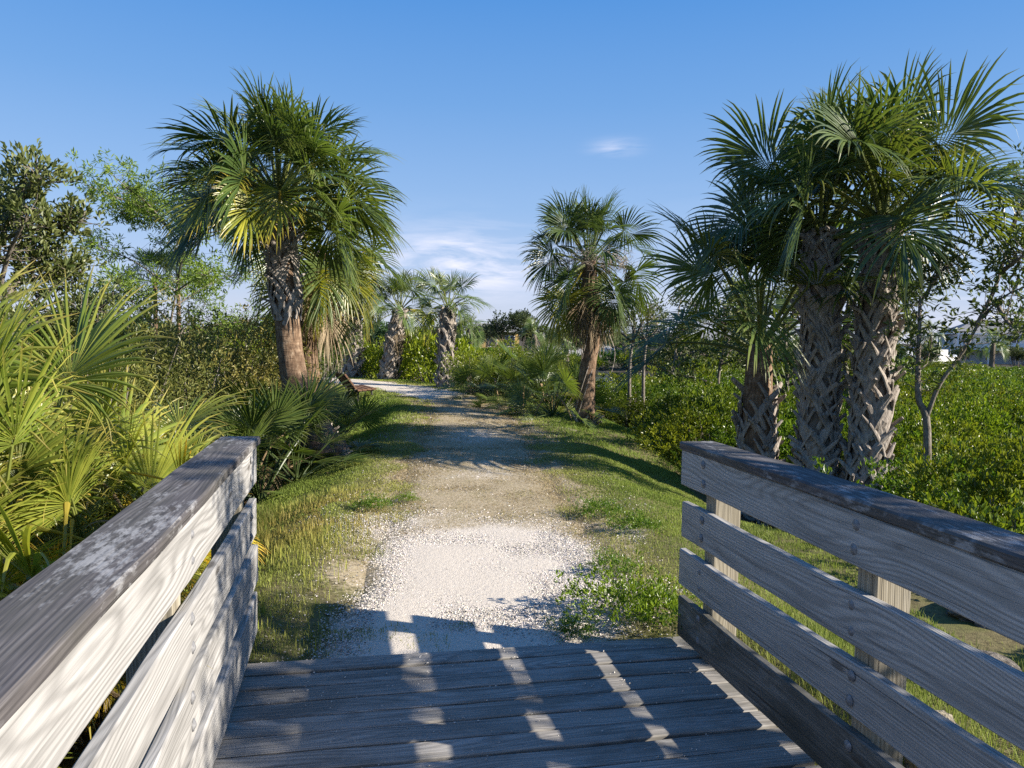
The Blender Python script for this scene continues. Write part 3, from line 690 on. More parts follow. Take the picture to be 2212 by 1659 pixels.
# ------------------------------------------------------------------ leafy plants
def leaves(g, C, out, n_per, L, Wd, rng, spread, droop=0.1, upb=0.5, rand=None, fold=.25):
    """rosettes of folded two-triangle leaves at cluster points C with outward direction out"""
    k = len(C); N = k*n_per; ci = np.repeat(np.arange(k), n_per)
    d = rng.normal(0, 1, (N, 3)); d /= np.linalg.norm(d, axis=1)[:, None]
    d = d*spread+out[ci]*.75+np.array([0, 0, upb]); d /= np.linalg.norm(d, axis=1)[:, None]
    p0 = C[ci]+d*L*rng.uniform(.0, .55, N)[:, None]+rng.normal(0, L*.35, (N, 3))
    nr = rng.normal(0, 1, (N, 3))*.55+np.array([0, 0, 1.0]); w_ = np.cross(d, nr); w_ /= np.linalg.norm(w_, axis=1)[:, None]; nn = np.cross(w_, d)
    l = L*rng.uniform(.7, 1.25, N)[:, None]; ww = Wd*rng.uniform(.8, 1.2, N)[:, None]
    V = np.stack([p0, p0+d*l*.5+w_*ww*.5+nn*ww*fold, p0+d*l-nn*l*droop, p0+d*l*.5-w_*ww*.5+nn*ww*fold], 1).reshape(-1, 3)
    i = np.arange(N)*4; T = np.concatenate([np.stack([i, i+1, i+2], -1), np.stack([i, i+2, i+3], -1)])
    r = rng.random(N); cr = (rng.random(k) if rand is None else rand)[ci]
    lv = np.stack([np.repeat(r, 4), np.tile([0, .5, 1, .5], N), np.repeat(cr, 4)], -1)
    g.add(V, T, None, lv=lv)
def crown_points(rng, n, ctr, rad, lump=.35, shell=.55, lo=-.6):
    d = rng.normal(0, 1, (n*2, 3)); d /= np.linalg.norm(d, axis=1)[:, None]; d = d[d[:, 2] > lo][:n]
    k = len(d); ph = rng.uniform(0, 6, 6)
    lum = 1+lump*(np.sin(d[:, 0]*4+ph[0])*np.sin(d[:, 1]*4+ph[1])+.7*np.sin(d[:, 2]*5+ph[2]+d[:, 0]*3))*.7
    rr = (shell+(1-shell)*rng.random(k)**.6)*lum
    return np.array(ctr)+d*rr[:, None]*np.array(rad), d
def shrub_meshes(seed, rad, ncl, nper, L, Wd, mat, lump=.35, shell=.5, spread=.9, upb=.6, stems=16, stemr=.010, lo=-.55, zc=None, nlump=0):
    rng = np.random.default_rng(seed); zc = rad[2]*.75 if zc is None else zc
    C, d = crown_points(rng, ncl, (0, 0, zc), rad, lump, shell, lo)
    if nlump:      # several lobes of foliage instead of one round crown
        parts = []
        for q in range(nlump):
            a = rng.uniform(0, 6.28); r = rng.uniform(.25, .8); sc = rng.uniform(.38, .6)
            c = (rad[0]*r*math.cos(a), rad[1]*r*math.sin(a), zc+rad[2]*rng.uniform(-.35, .55))
            parts.append(crown_points(rng, ncl//nlump, c, np.array(rad)*sc, lump, shell, lo))
        C = np.concatenate([p[0] for p in parts]); d = np.concatenate([p[1] for p in parts])
    C[:, 2] = np.maximum(C[:, 2], .05)
    g = G(); leaves(g, C, d, nper, L, Wd, rng, spread, upb=upb); fol = g.mesh('foliage', mat)
    g = G()
    for q in rng.choice(len(C), min(stems, len(C)), replace=False):
        e = C[q]; b = np.array([e[0]*.12+rng.normal(0, .05), e[1]*.12+rng.normal(0, .05), -.15]); m_ = (b+e)/2+np.array([e[0]*.12, e[1]*.12, -.1*e[2]])+rng.normal(0, .05, 3)
        V, T, Q = tube(spline([b, m_, e], 4), np.linspace(stemr*1.6, stemr*.4, 9), 5); g.add(V, T, Q)
    return fol, g.mesh('stems', M['bark'])
def plant(name, label, cat, group, meshes, pos, rz, sc, col, parts=('foliage', 'stems')):
    root = empty(name, pos, label, cat, group, rz); root.scale = sc if hasattr(sc, '__len__') else (sc, sc, sc)
    for pn, me in zip(parts, meshes):
        o = link(pn, me, root); o.color = (*col, 1)
    return root

MG = [shrub_meshes(100+i, (.95, .95, .85), 760, 8, .060, .030, M['mangrove'], .45, .45, .9, .75, 26, .012, -.75, nlump=(0, 5, 6, 5)[i]) for i in range(4)]
MGF = [shrub_meshes(110+i, (1.7, 1.7, 1.0), 420, 6, .17, .085, M['mangrove'], .5, .5, .9, .7, 14, .02, -.6, nlump=(6, 7, 8)[i]) for i in range(3)]
rng = np.random.default_rng(5)
TRUNKS = [(5.8, 9.1), (6.1, 8.4), (5.5, 10.0), (4.5, 14.8)]
def keep(x, y, pts, dmin): return all((x-a)**2+(y-b)**2 > dmin**2 for a, b in pts)
pts = []
def scatter(n, fx, fy, dmin, test, tries=4000):
    out = []
    for _ in range(tries):
        if len(out) >= n: break
        x, y_ = fx(), fy()
        if test(x, y_) and keep(x, y_, pts, dmin): pts.append((x, y_)); out.append((x, y_))
    return out
def lat1(x, y): return float(lateral(np.array([x]), np.array([y]))[0][0])
def in_channel(x, y, m=1.35):
    cx, cy = x-CH[0], y-CH[1]; return (cx/13)**2+((cy+0.1*cx)/11)**2 < m
# hedge right beside the bank
A = scatter(120, lambda: rng.uniform(3, 16), lambda: rng.uniform(1.2, 24), .85, lambda x, y: lat1(x, y) > 3.35+.5*(y > 12) and keep(x, y, TRUNKS, .55) and x < 3+y*.95+3 and not (.47 < x/y < .80 and x*x+y*y < 121) and not (y < 3.4 and x < 5.2) and not (x < 5.3 and y < 6.3))
for x, y_ in A:
    hz = rng.uniform(.85, 1.2)*(1.08 if y_ > 8 else 1); v = rng.uniform(.58, 1.25); yl = rng.uniform(.85, 1.3)
    px = x/y_
    if x > 5.3 and y_ < 10: hz *= 1.02
    if y_ > 13 and .28 < px < .5: hz *= .84
    plant('mangrove_shrub', 'bright green mangrove shrub in the hedge along the right side of the bank', 'mangrove', 'mangrove shrubs beside the bank', MG[rng.integers(4)],
          (x, y_, -1.02), rng.uniform(0, 6.28), (rng.uniform(.9, 1.15), rng.uniform(.9, 1.15), hz), (v*yl, v, v*.9))
Bq = scatter(130, lambda: rng.uniform(4, 48), lambda: rng.uniform(15, 62), 1.9, lambda x, y: lat1(x, y) > 4.5 and not in_channel(x, y) and -.1 < x/y < 1.3 and not (abs(x/y-.335) < .07 and 24 < y < 50))
for q in range(16): Bq.append((CH[0]-16+2.1*q+rng.normal(0, .5), CH[1]+13.5-.1*(-16+2.1*q)+rng.normal(0, .8)))
for x, y_ in Bq:
    v = rng.uniform(.6, 1.15); yl = rng.uniform(.8, 1.3); low = .70 if x/y_ > .55 else .9
    plant('mangrove_shrub', 'mangrove shrub in the marsh between the bank and the far trees', 'mangrove', 'mangrove shrubs out in the marsh', MGF[rng.integers(3)],
          (x, y_, -1.05), rng.uniform(0, 6.28), (rng.uniform(.9, 1.3), rng.uniform(.9, 1.3), low*rng.uniform(.85, 1.12)), (v*yl, v, v*.95))
# outer side of the bend: yellow-green bushes
Cq = scatter(26, lambda: rng.uniform(-9, 4.5), lambda: rng.uniform(23, 36), 1.5, lambda x, y: abs(lat1(x, y)) > 2.4 and y > 27.5-.9*x+(1.5 if x < 0 else 0) and x > -8)
for x, y_ in Cq:
    v = rng.uniform(.9, 1.25)
    plant('yellow_bush', 'yellow green bush on the outer side of the path bend', 'bush', 'bushes round the path bend', MGF[rng.integers(3)], (x, y_, zat(x, y_)-.05), rng.uniform(0, 6.28),
          (.75, .75, rng.uniform(.75, 1.3)), (v*1.35, v*1.15, v*.8))
# bushes behind the palmettos between the path and the water
for px, py, d, s in [(1030, 830, 20, .8), (1090, 820, 21, .9), (1150, 815, 20, .8), (1210, 815, 19, .75), (1000, 815, 24, .9), (1060, 805, 25, 1.0)]:
    p = base_at(px, py, d); v = rng.uniform(.9, 1.15); pts.append((p[0], p[1]))
    plant('yellow_bush', 'yellow green bush behind the palmettos right of the path', 'bush', 'bushes behind the palmettos', MG[rng.integers(4)], (p[0], p[1], p[2]-.05), rng.uniform(0, 6), (s*1.2, s*1.2, s*1.05), (v*1.3, v*1.08, v))

# left side: dense shrubs, trees
OL = [shrub_meshes(130+i, (1.25, 1.25, 1.35), 1500, 7, .066, .025, M['olive'], .4, .35, 1.0, .35, 40, .012, -.9, 1.35, nlump=(7, 9)[i]) for i in range(2)]
left = [(505, 680, 14.5, (1.15, 1.1, 1.25), (1.7, 1.5, 1.2), 'large dense olive brown bush left of the tall curved palm'),
        (400, 700, 15.5, (1.2, 1.2, 1.22), (1.3, 1.3, 1.05), 'dark olive bush at the left of the large dense one'),
        (440, 850, 11.0, (.9, .9, .62), (.75, 1.15, .8), 'low green bush behind the yellow green palmettos'),
        (330, 760, 12.5, (1.1, 1.1, 1.12), (1.25, 1.3, 1.0), 'dark bush showing above the yellow green palmettos'),
        (565, 760, 17.5, (1.0, 1.0, 1.0), (1.1, 1.1, .8), 'olive bush directly behind the tall curved palm trunk'),
        (240, 640, 14.0, (.8, .8, 1.1), (.55, .75, .85), 'dark blue green shrub topping the left thicket'),
        (690, 760, 21.0, (1.2, 1.2, 1.0), (1.0, 1.25, 1.1), 'grey green bush right of the tall palm trunk'),
        (90, 700, 11.0, (1.3, 1.3, 1.3), (1.1, 1.15, .9), 'bush filling the far left behind the palmettos'),
        (180, 680, 9.5, (.9, .9, 1.1), (1.15, 1.2, .8), 'leafy bush between the palmettos and the feathery tree'),
        (-30, 640, 8.5, (.9, .9, 1.25), (1.1, 1.2, .9), 'bush under the round-leaved tree at the left edge')]
for i, (px, py, d, s, c, lb) in enumerate(left):
    p = atd(px, py, d); plant('dense_bush', lb, 'bush', 'bushes left of the path', OL[i % 2], (p[0], p[1], zat(p[0], p[1])-.05), rng.uniform(0, 6), s, c)

def tree(name, label, cat, base, limbs, clusters, nper, L, Wd, mat, seed, col=(1, 1, 1), r0=.06, group=None, spread=.9, upb=.3, rad=.25, twig=True, bark='bark', shell=.2, crname='crown'):
    """limbs: world polylines (first is the trunk); crown of leaf clusters along the outer part of the limbs"""
    rng = np.random.default_rng(seed); b = np.array(base, float); root = empty(name, tuple(b), label, cat, group)
    g = G(); C = []; D = []
    for q, pl in enumerate(limbs):
        P = spline(np.array(pl, float)-b, 5); rr = np.linspace(r0 if q == 0 else r0*.55, r0*(.35 if q == 0 else .12), len(P))
        V, T, Q = tube(P, rr, 8); g.add(V, T, Q); n = max(1, clusters//len(limbs)); k0 = int(len(P)*(.55 if q == 0 else .35))
        for z in range(n):
            c0 = P[rng.integers(k0, len(P))]; d = rng.normal(0, 1, 3); d /= np.linalg.norm(d); d[2] = d[2]*.7+.2; c1 = c0+d*rad*rng.uniform(shell, 1.3)
            C.append(c1); D.append(d)
            if twig:
                V, T, Q = tube([c0, (c0+c1)/2+rng.normal(0, rad*.08, 3), c1], [r0*.13, r0*.09, r0*.05], 3, False); g.add(V, T, Q)
    g.obj('trunk', M[bark], root, True)
    g = G(); leaves(g, np.array(C), np.array(D), nper, L, Wd, rng, spread, upb=upb); o = g.obj(crname, mat, root); o.color = (*col, 1)
    return root
def grow(base, n, h, sp, rng, k=4, lean=(0, 0)):
    """trunk plus n limbs spreading from it"""
    b = np.array(base, float); top = b+np.array([lean[0], lean[1], h]); tr = [b, b+(top-b)*.4+rng.normal(0, sp*.05, 3), b+(top-b)*.75+rng.normal(0, sp*.08, 3), top]; L = [tr]; P = spline(tr, 6)
    for q in range(n):
        s = P[rng.integers(int(len(P)*.3), len(P)-1)]; a = rng.uniform(0, 6.28); d = np.array([math.cos(a), math.sin(a), 0])*sp*rng.uniform(.6, 1.1); u = h*rng.uniform(.05, .35)
        L.append([s, s+d*.45+[0, 0, u*.6], s+d*.8+[0, 0, u*.85], s+d+[0, 0, u]])
    return L
rng = np.random.default_rng(77)
p = atd(15, 560, 9.0); b = (p[0], p[1], zat(p[0], p[1]))
tree('buttonwood_tree', 'leafy round-leaved tree rising above the palmettos at the left edge', 'tree', b, grow(b, 24, 3.75, 1.1, rng, lean=(-.1, 0)), 1300, 9, .085, .038, M['olive'], 201, (1.05, 1.2, 1.1), .06, upb=.7, rad=.32)
p = atd(350, 620, 19.0); b = (p[0], p[1], zat(p[0], p[1]))
tree('feathery_tree', 'thin airy tree with feathery light green leaves against the sky', 'tree', b, grow(b, 26, 5.2, 2.3, rng, lean=(.5, 0)), 1000, 18, .14, .032, M['lime'], 202, (1.1, 1.1, 1), .04, upb=.05, rad=.55, spread=1.3)
p = atd(225, 600, 13.5); b = (p[0], p[1], zat(p[0], p[1]))
tree('dark_shrub', 'dark leaved shrub against the sky between the two left trees', 'shrub', b, grow(b, 9, 2.8, .8, rng), 160, 8, .085, .036, M['olive'], 203, (.4, .6, .7), .04, upb=.6, rad=.25)
for i, (px, py, d, s, lb) in enumerate([(335, 602, 20, .55, 'small sabal palm head poking out of the left thicket'), (385, 592, 22, .5, 'second small palm head beside the feathery tree')]):
    p = atd(px, py, d); b = np.array([p[0], p[1], zat(p[0], p[1])])
    palm(lb, [b, b*.5+p*.5, p], [.07, .06, .05], s, 300+i, nfr=18, elo=5, group='palm heads in the left thicket', tone=(.8, .9, .9))
# right side: slim mangrove tree with two stems, and leafy trees behind the palms
D0 = 9.0
b = base_at(2008, 1010, D0)
L = [[b, atd(2003, 930, D0), atd(1984, 860, D0), atd(1984, 760, D0), atd(1988, 640, D0)],
     [atd(2000, 905, D0), atd(2030, 830, D0-.1), atd(2080, 760, D0-.2), atd(2120, 690, D0-.3), atd(2170, 640, D0-.4), atd(2240, 610, D0-.5)],
     [atd(2112, 700, D0-.3), atd(2150, 620, D0-.2), atd(2175, 540, D0), atd(2190, 470, D0)],
     [atd(2150, 650, D0-.3), atd(2180, 700, D0-.6), atd(2215, 720, D0-.8)],
     [atd(2160, 590, D0-.2), atd(2200, 560, D0-.5), atd(2250, 520, D0-.6)],
     [atd(2185, 500, D0), atd(2210, 430, D0+.2), atd(2240, 390, D0+.3)],
     [atd(2000, 640, D0+.2), atd(2020, 600, D0+.3), atd(2060, 560, D0+.4)]]
tree('slim_mangrove_tree', 'slim two-stemmed tree with sparse dark leaves at the right edge', 'tree', b, L, 330, 8, .085, .036, M['olive'], 210, (.75, 1.0, .9), .05, upb=.4, rad=.34)
for i, (px, d, h, sp, n, col, lb) in enumerate([(1560, 22, 3.6, 1.3, 420, (.75, .95, .9), 'leafy grey green tree behind the lowest of the near palms'), (1690, 17, 3.3, 1.2, 420, (.8, 1.0, .8), 'leafy tree showing between the lowest palm and the middle palm trunk'),
                                          (1460, 30, 3.4, 1.5, 360, (.7, .85, .85), 'grey green tree behind the left fronds of the lowest near palm'), (1830, 14, 3.6, 1.0, 420, (.9, 1.0, .75), 'leafy tree seen between the two tall near palm trunks')]):
    p = atd(px, 760, d); b = (p[0], p[1], zat(p[0], p[1]))
    tree('leafy_tree', lb, 'tree', b, grow(b, 14, h, sp, rng), n, 9, .085+.002*d, .036+.0012*d, M['olive'], 220+i, col, .06, 'leafy trees behind the near palms', upb=.4, rad=.42)
for px, py, lb in [(1362, 855, 'left one of two bare pale stems standing by the water'), (1392, 850, 'right one of two bare pale stems standing by the water')]:
    b = base_at(px, py, 19.5); rr = np.random.default_rng(px)
    L = [[b, atd(px-2, 800, 19.5), atd(px+4, 740, 19.5), atd(px+8, 680, 19.5)]]+[[atd(px+4, 740, 19.5), atd(px+rr.uniform(-30, 30), 700, 19.5+rr.uniform(-.3, .3)), atd(px+rr.uniform(-60, 60), 660, 19.5+rr.uniform(-.4, .4))] for _ in range(4)]
    tree('slender_tree', lb, 'tree', b, L, 60, 8, .09, .04, M['olive'], px, (.8, 1, .8), .055, 'slender stems by the water', rad=.35)
# tree just outside the frame that throws the dappled shade over the right railing
b = np.array([5.7, 0.75, -.6])
tree('buttonwood_tree', 'leafy tree beside the right railing, outside the picture', 'tree', b, grow(b, 16, 4.6, 1.15, rng), 520, 9, .09, .042, M['olive'], 230, (1, 1, 1), .08, upb=.3, rad=.34)

b = np.array([6.3, -.7, -.7])
tree('buttonwood_tree', 'second leafy tree beside the right railing, outside the picture behind the viewer', 'tree', b, grow(b, 12, 4.6, .85, rng), 260, 9, .09, .042, M['olive'], 231, (1, 1, 1), .08, upb=.3, rad=.32)

# ------------------------------------------------------------------ ground cover
def blades(name, label, N, region, hgt, wid, colf, seed, bend=.5, lay=0.0):
    """grass: N blades of two faces each, colour per blade"""
    rng = np.random.default_rng(seed); x, y, l = region(rng, N); N = len(x)
    z = zg(x, y, l)-.004; h = hgt(rng, x, y, l); wd = wid(rng, x, y, l)
    a = rng.uniform(0, 6.283, N); d = np.stack([np.cos(a), np.sin(a)], -1); s = np.stack([-np.sin(a), np.cos(a)], -1)
    bn = np.clip(rng.normal(bend, .25, N), 0, 1.3)+lay
    b = np.stack([x, y, z], -1); hz = h*np.cos(bn*.8); hx = h*np.sin(bn*.8)
    m_ = b+np.c_[d*(hx*.35)[:, None], hz*.6]; t_ = b+np.c_[d*hx[:, None], hz]
    sw = np.c_[s*wd[:, None], np.zeros(N)]
    V = np.stack([b-sw*.5, b+sw*.5, m_-sw*.42, m_+sw*.42, t_], 1).reshape(-1, 3); i = np.arange(N)*5
    c = colf(rng, x, y, l); g = G()
    g.add(V, np.stack([i+2, i+3, i+4], -1), np.stack([i, i+1, i+3, i+2], -1), cv=np.repeat(c, 5, axis=0))
    return tag(g.obj(name, M['blade']), label, None, None, 'stuff')
def along(rng, N, s0, s1, l0, l1, dens):
    """points along the bank at run s and side offset l, kept with probability dens"""
    s = s0+(s1-s0)*rng.random(N); l = l0+(l1-l0)*rng.random(N)
    x0 = np.interp(s, PLEN, PATH[:, 0]); y0 = np.interp(s, PLEN, PATH[:, 1])
    tx = np.interp(s+.05, PLEN, PATH[:, 0])-x0; ty = np.interp(s+.05, PLEN, PATH[:, 1])-y0; q = np.hypot(tx, ty); tx, ty = tx/q, ty/q
    x = x0+ty*l; y = y0-tx*l
    k = (rng.random(N) < dens(x, y, l)) & (y > 3.88+.1*rng.random(N))
    return x[k], y[k], l[k]
PAL = dict(green=(.13, .215, .034), lime=(.30, .35, .052), straw=(.48, .38, .17), rust=(.40, .20, .085), dark=(.065, .115, .022), tan=(.38, .30, .18))
PAL = {k: np.array(v) for k, v in PAL.items()}
def mixc(*pairs):
    tot = sum(p[1] for p in pairs)+1e-6; return sum(PAL[p[0]][None]*(p[1]/tot)[:, None] for p in pairs)
def gcol(rng, x, y, l):
    n1 = vnoise(x, y, .55, 31); n2 = vnoise(x, y, 1.4, 32); r = rng.random(len(x))
    rust = np.exp(-(((x+.35)/.75)**2+((y-7.2)/1.1)**2))*1.5*(n1 > .2)
    st = .35*sstep(.35, .8, n2)+.6*(r > .72); near = 1-sstep(.95, 1.7, np.abs(l))
    c = mixc(('green', .75-.5*near+.5*n1), ('lime', .75+.3*r), ('straw', st*.55+.55*near), ('rust', rust*(r > .25)), ('dark', .6*(n1 > .62)))
    return c*rng.uniform(.75, 1.2, len(x))[:, None]
def gdens(x, y, l):
    al = np.abs(l); n = vnoise(x, y, .5, 33); n2 = vnoise(x, y, .22, 34)
    q = sstep(.74, 1.15, al+.6*(n-.5)+.3*(n2-.5))*(.55+.45*sstep(.3, .6, n2))
    q = np.where((y < 4.3) & (x < 1.55), np.maximum(q, .8*(n2 > .42)*(x < .75)+.4*(n2 > .58)), q)
    return np.clip(q, 0, 1)*(al < 3.4)
def ghgt(rng, x, y, l):
    r = rng.random(len(x)); al = np.abs(l); tall = sstep(.25, .75, vnoise(x, y, .6, 35))
    return (.010+.017*r+.019*tall*sstep(1.0, 1.9, al))*(1+.9*(r > .93)*(y < 7))*(1+.25*sstep(8, 16, y))
def gwid(rng, x, y, l): return (.0035+.0028*rng.random(len(x)))*np.clip(y/6, .8, 3.2)
blades('grass', 'short yellow green grass on both shoulders of the path near the boardwalk', 330000, lambda r, n: along(r, n, 1.8, 9.5, -3.0, 3.0, gdens), ghgt, gwid, gcol, 1)
def gcol2(rng, x, y, l):
    c = gcol(rng, x, y, l); n = vnoise(x, y, 1.1, 36); return c*(1.05-.2*n[:, None])*np.array([[.95, 1.03, .9]])
blades('grass', 'greener grass on the shoulders of the path farther from the boardwalk', 230000, lambda r, n: along(r, n, 9.5, 31, -3.6, 3.8, gdens), lambda r, x, y, l: ghgt(r, x, y, l)*1.35, gwid, gcol2, 2)
def breg(r, n):
    x = r.uniform(1.85, 5.2, n); y = r.uniform(.8, 4.1, n); k = r.random(n) < sstep(.25, .6, vnoise(x, y, .5, 71))*sstep(.8, 2.2, y)*.9+.04
    return x[k], y[k], lateral(x[k], y[k])[0]
blades('grass', 'patchy grass on the bank behind the right railing', 60000, breg, lambda r, x, y, l: .03+.07*r.random(len(x)), gwid, gcol, 12)
def creg(r, n):
    x = r.uniform(-4.5, -.75, n); y = r.uniform(1.5, 8.5, n); k = r.random(n) < sstep(.4, .7, vnoise(x, y, .5, 72))*.8
    return x[k], y[k], lateral(x[k], y[k])[0]
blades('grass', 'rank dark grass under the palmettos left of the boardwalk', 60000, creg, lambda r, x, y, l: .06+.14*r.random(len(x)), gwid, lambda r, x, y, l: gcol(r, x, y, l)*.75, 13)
# thatch lying on the trail
def tdens(x, y, l): m = masks(x, y, l); return np.clip(m[..., 1]*1.1-m[..., 0]*1.3, 0, 1)*(.35+.65*sstep(.3, .7, vnoise(x, y, .3, 41)))
def tcol(rng, x, y, l):
    n1 = vnoise(x, y, .5, 42); r = rng.random(len(x))
    return mixc(('tan', .9+0*r), ('straw', .6*r), ('lime', .55*(n1 > .5)*(r > .4)), ('green', .35*(r > .8)))*rng.uniform(.65, 1.15, len(x))[:, None]
blades('dry_grass', 'dry tan thatch trodden flat on the middle of the path', 190000, lambda r, n: along(r, n, 3.4, 17.5, -1.5, 1.5, tdens), lambda r, x, y, l: .014+.026*r.random(len(x)), lambda r, x, y, l: (.003+.003*r.random(len(x)))*np.clip(y/6, .8, 2.4), tcol, 3, .9, .5)
# seed stalks of the weeds near the deck
def sdens(x, y, l): return sstep(.85, 1.3, -l)*(1-sstep(2.2, 2.7, -l))*(vnoise(x, y, .5, 51) > .42)
blades('seed_stalks', 'thin upright seed stalks in the grass left of the path', 5200, lambda r, n: along(r, n, 1.9, 6.2, -2.6, -.7, sdens), lambda r, x, y, l: .045+.06*r.random(len(x)), lambda r, x, y, l: .004+.003*r.random(len(x)),
       lambda r, x, y, l: mixc(('lime', 1+0*x), ('straw', .7*r.random(len(x))), ('rust', .9*np.exp(-((y-7.1)/.8)**2)))*r.uniform(.8, 1.2, len(x))[:, None], 4, .15)

blades('leaf_litter', 'small brown dead leaves scattered over the path and its verges', 26000, lambda r, n: along(r, n, 1.85, 16, -2.4, 2.4, lambda x, y, l: .05+.05*(vnoise(x, y, .6, 81) > .6)), lambda r, x, y, l: .018+.035*r.random(len(x)),
       lambda r, x, y, l: .007+.009*r.random(len(x)), lambda r, x, y, l: np.array([[.17, .10, .055]])*r.uniform(.5, 1.9, len(x))[:, None], 14, 1.0, .75)
# shell gravel
rng = np.random.default_rng(61)
def pebbles(name, label, N, s0, s1, lw, dens, r0, r1, seed):
    rng = np.random.default_rng(seed); x, y, l = along(rng, N, s0, s1, -lw, lw, dens); N = len(x); z = zg(x, y, l)
    r = r0+(r1-r0)*rng.random(N)**3; o = np.array([(1, 0, 0), (-.5, .87, 0), (-.5, -.87, 0), (.3, .2, .8), (-.3, -.2, .55)])
    a = rng.uniform(0, 6.28, N); ca, sa = np.cos(a), np.sin(a); o = o[None]*rng.uniform(.6, 1.3, (N, 5, 3))
    V = np.stack([ca[:, None]*o[..., 0]-sa[:, None]*o[..., 1], sa[:, None]*o[..., 0]+ca[:, None]*o[..., 1], o[..., 2]*.8-.15], -1)*r[:, None, None]+np.stack([x, y, z+.004], -1)[:, None]
    i = (np.arange(N)*5)[:, None]; T = np.array([(0, 1, 3), (1, 4, 3), (1, 2, 4), (2, 0, 4), (0, 3, 4)])
    T = (i[:, :, None]+T[None]).reshape(-1, 3)
    v = np.where(rng.random(N) < .14, rng.uniform(.10, .26, N), rng.uniform(.34, .68, N)); c = np.stack([v, v*rng.uniform(.88, .95, N), v*rng.uniform(.74, .9, N)], -1)
    g = G(); g.add(V.reshape(-1, 3), T, cv=np.repeat(c, 5, axis=0)); tag(g.obj(name, M['pebble']), label, None, None, 'stuff')
pebbles('gravel', 'white crushed shell lying over the path in front of the boardwalk', 200000, 1.8, 5.2, 1.3, lambda x, y, l: np.clip(masks(x, y, l)[..., 0]*.8+.035, 0, 1), .002, .0105, 7)
pebbles('gravel', 'scattered white shell bits in the thatch and grass farther along', 60000, 4.5, 24, 1.7, lambda x, y, l: np.clip(masks(x, y, l)[..., 0]*.5+.45*vnoise(x, y, .8, 9)**1.5, 0, 1), .004, .015, 8)

pebbles_deck = np.random.default_rng(99)
g = G(); k = 420; px_ = pebbles_deck.uniform(-.45, 1.65, k); py_ = 3.84-1.4*pebbles_deck.random(k)**2.2; rr_ = pebbles_deck.uniform(.0025, .007, k)
for x, y_, r_ in zip(px_, py_, rr_):
    o = np.array([(1, 0, 0), (-.5, .87, 0), (-.5, -.87, 0), (.2, .1, .8)])*pebbles_deck.uniform(.6, 1.3, (4, 3))*r_; v = pebbles_deck.uniform(.3, .62)
    g.add(o+np.array([x, y_, .0005]), [(0, 1, 3), (1, 2, 3), (2, 0, 3)], cv=(v, v*.93, v*.84))
tag(g.obj('shell_crumbs', M['pebble']), 'crumbs of white shell tracked onto the deck boards', None, None, 'stuff')
# weeds
WD = [shrub_meshes(150+i, (.20, .20, .09), 330, 5, .017, .008, M['mangrove'], .5, .3, 1.0, .6, 10, .0015, -.3, .035) for i in range(2)]
for i, (px, py, s, lb) in enumerate([(800, 1102, .9, 'small dark green weed clump at the left edge of the trodden path'), (1290, 1118, 1.1, 'dark green weed tuft on the right grass, farther of the pair'),
                                     (1375, 1150, 1.1, 'broad weed patch on the right grass near the railing end'), (1350, 1335, 1.7, 'big bright weed clump at the right corner of the boardwalk end'),
                                     (1430, 1350, 1.4, 'leafy weed clump touching the right railing end'), (1320, 1240, .9, 'weed clump on the right margin of the white shell'),
                                     (1240, 1378, .7, 'small weed at the end of the deck boards, right of centre'), (880, 1085, .6, 'tiny weed on the trodden path')]):
    p = onground(px, py); plant('weed', lb, 'weed', None, WD[i % 2], (p[0], p[1], p[2]), i*1.3, (s, s, s*1.15), (.8, .95, .9) if i not in (3, 4, 7) else (1.2, 1.2, 1.0))

# rocks
def rock(name, label, p, size, mat, seed, group=None):
    import bmesh
    bm = bmesh.new(); bmesh.ops.create_icosphere(bm, subdivisions=4, radius=1.0); rng = np.random.default_rng(seed); ph = rng.uniform(0, 50)
    from mathutils import noise
    for v in bm.verts:
        n = noise.noise(v.co*1.1+Vector((ph, 0, 0)))*.45+noise.noise(v.co*2.7+Vector((ph, 3, 0)))*.22+noise.noise(v.co*7+Vector((0, ph, 0)))*.08
        v.co *= 1+n; v.co.z = max(v.co.z, -.5)
    for f in bm.faces: f.smooth = True
    me = bpy.data.meshes.new(name); bm.to_mesh(me); bm.free(); me.materials.append(mat); o = link(name, me); o.location = p; o.scale = size; o.rotation_euler = (0, 0, rng.uniform(0, 6))
    return tag(o, label, 'rock', group)
for i, (px, py, s, mt, lb) in enumerate([(12, 1262, (.17, .13, .12), 'rock', 'pale tan rock at the left edge beside the railing'), (60, 1275, (.12, .1, .09), 'rock', 'smaller tan rock next to the pale one at the left edge'),
                                         (235, 1160, (.22, .16, .13), 'rock', 'brown rock under the palmetto leaves near the left railing'), (160, 1205, (.15, .12, .1), 'rock', 'brown rock below the hanging palmetto leaves'),
                                         (2150, 1335, (.38, .24, .16), 'rockd', 'big dark rock seen between the right railing boards'), (1762, 1178, (.06, .05, .04), 'rock', 'small white stone in the grass behind the right railing'),
                                         (742, 985, (.17, .12, .08), 'rock', 'grey stone at the foot of the tall curved palm'), (765, 965, (.13, .1, .06), 'rock', 'low stone in the grass right of the tall palm foot'),
                                         (2000, 1640, (.16, .14, .2), 'rock', 'tan rock under the right railing at the bottom edge'), (2080, 1480, (.3, .25, .15), 'rockd', 'dark rock in the shade behind the lower right rails')]):
    p = onground(px, py); rock('rock', lb, (p[0], p[1], p[2]+.02), s, M[mt], 500+i, 'rocks on the bank')
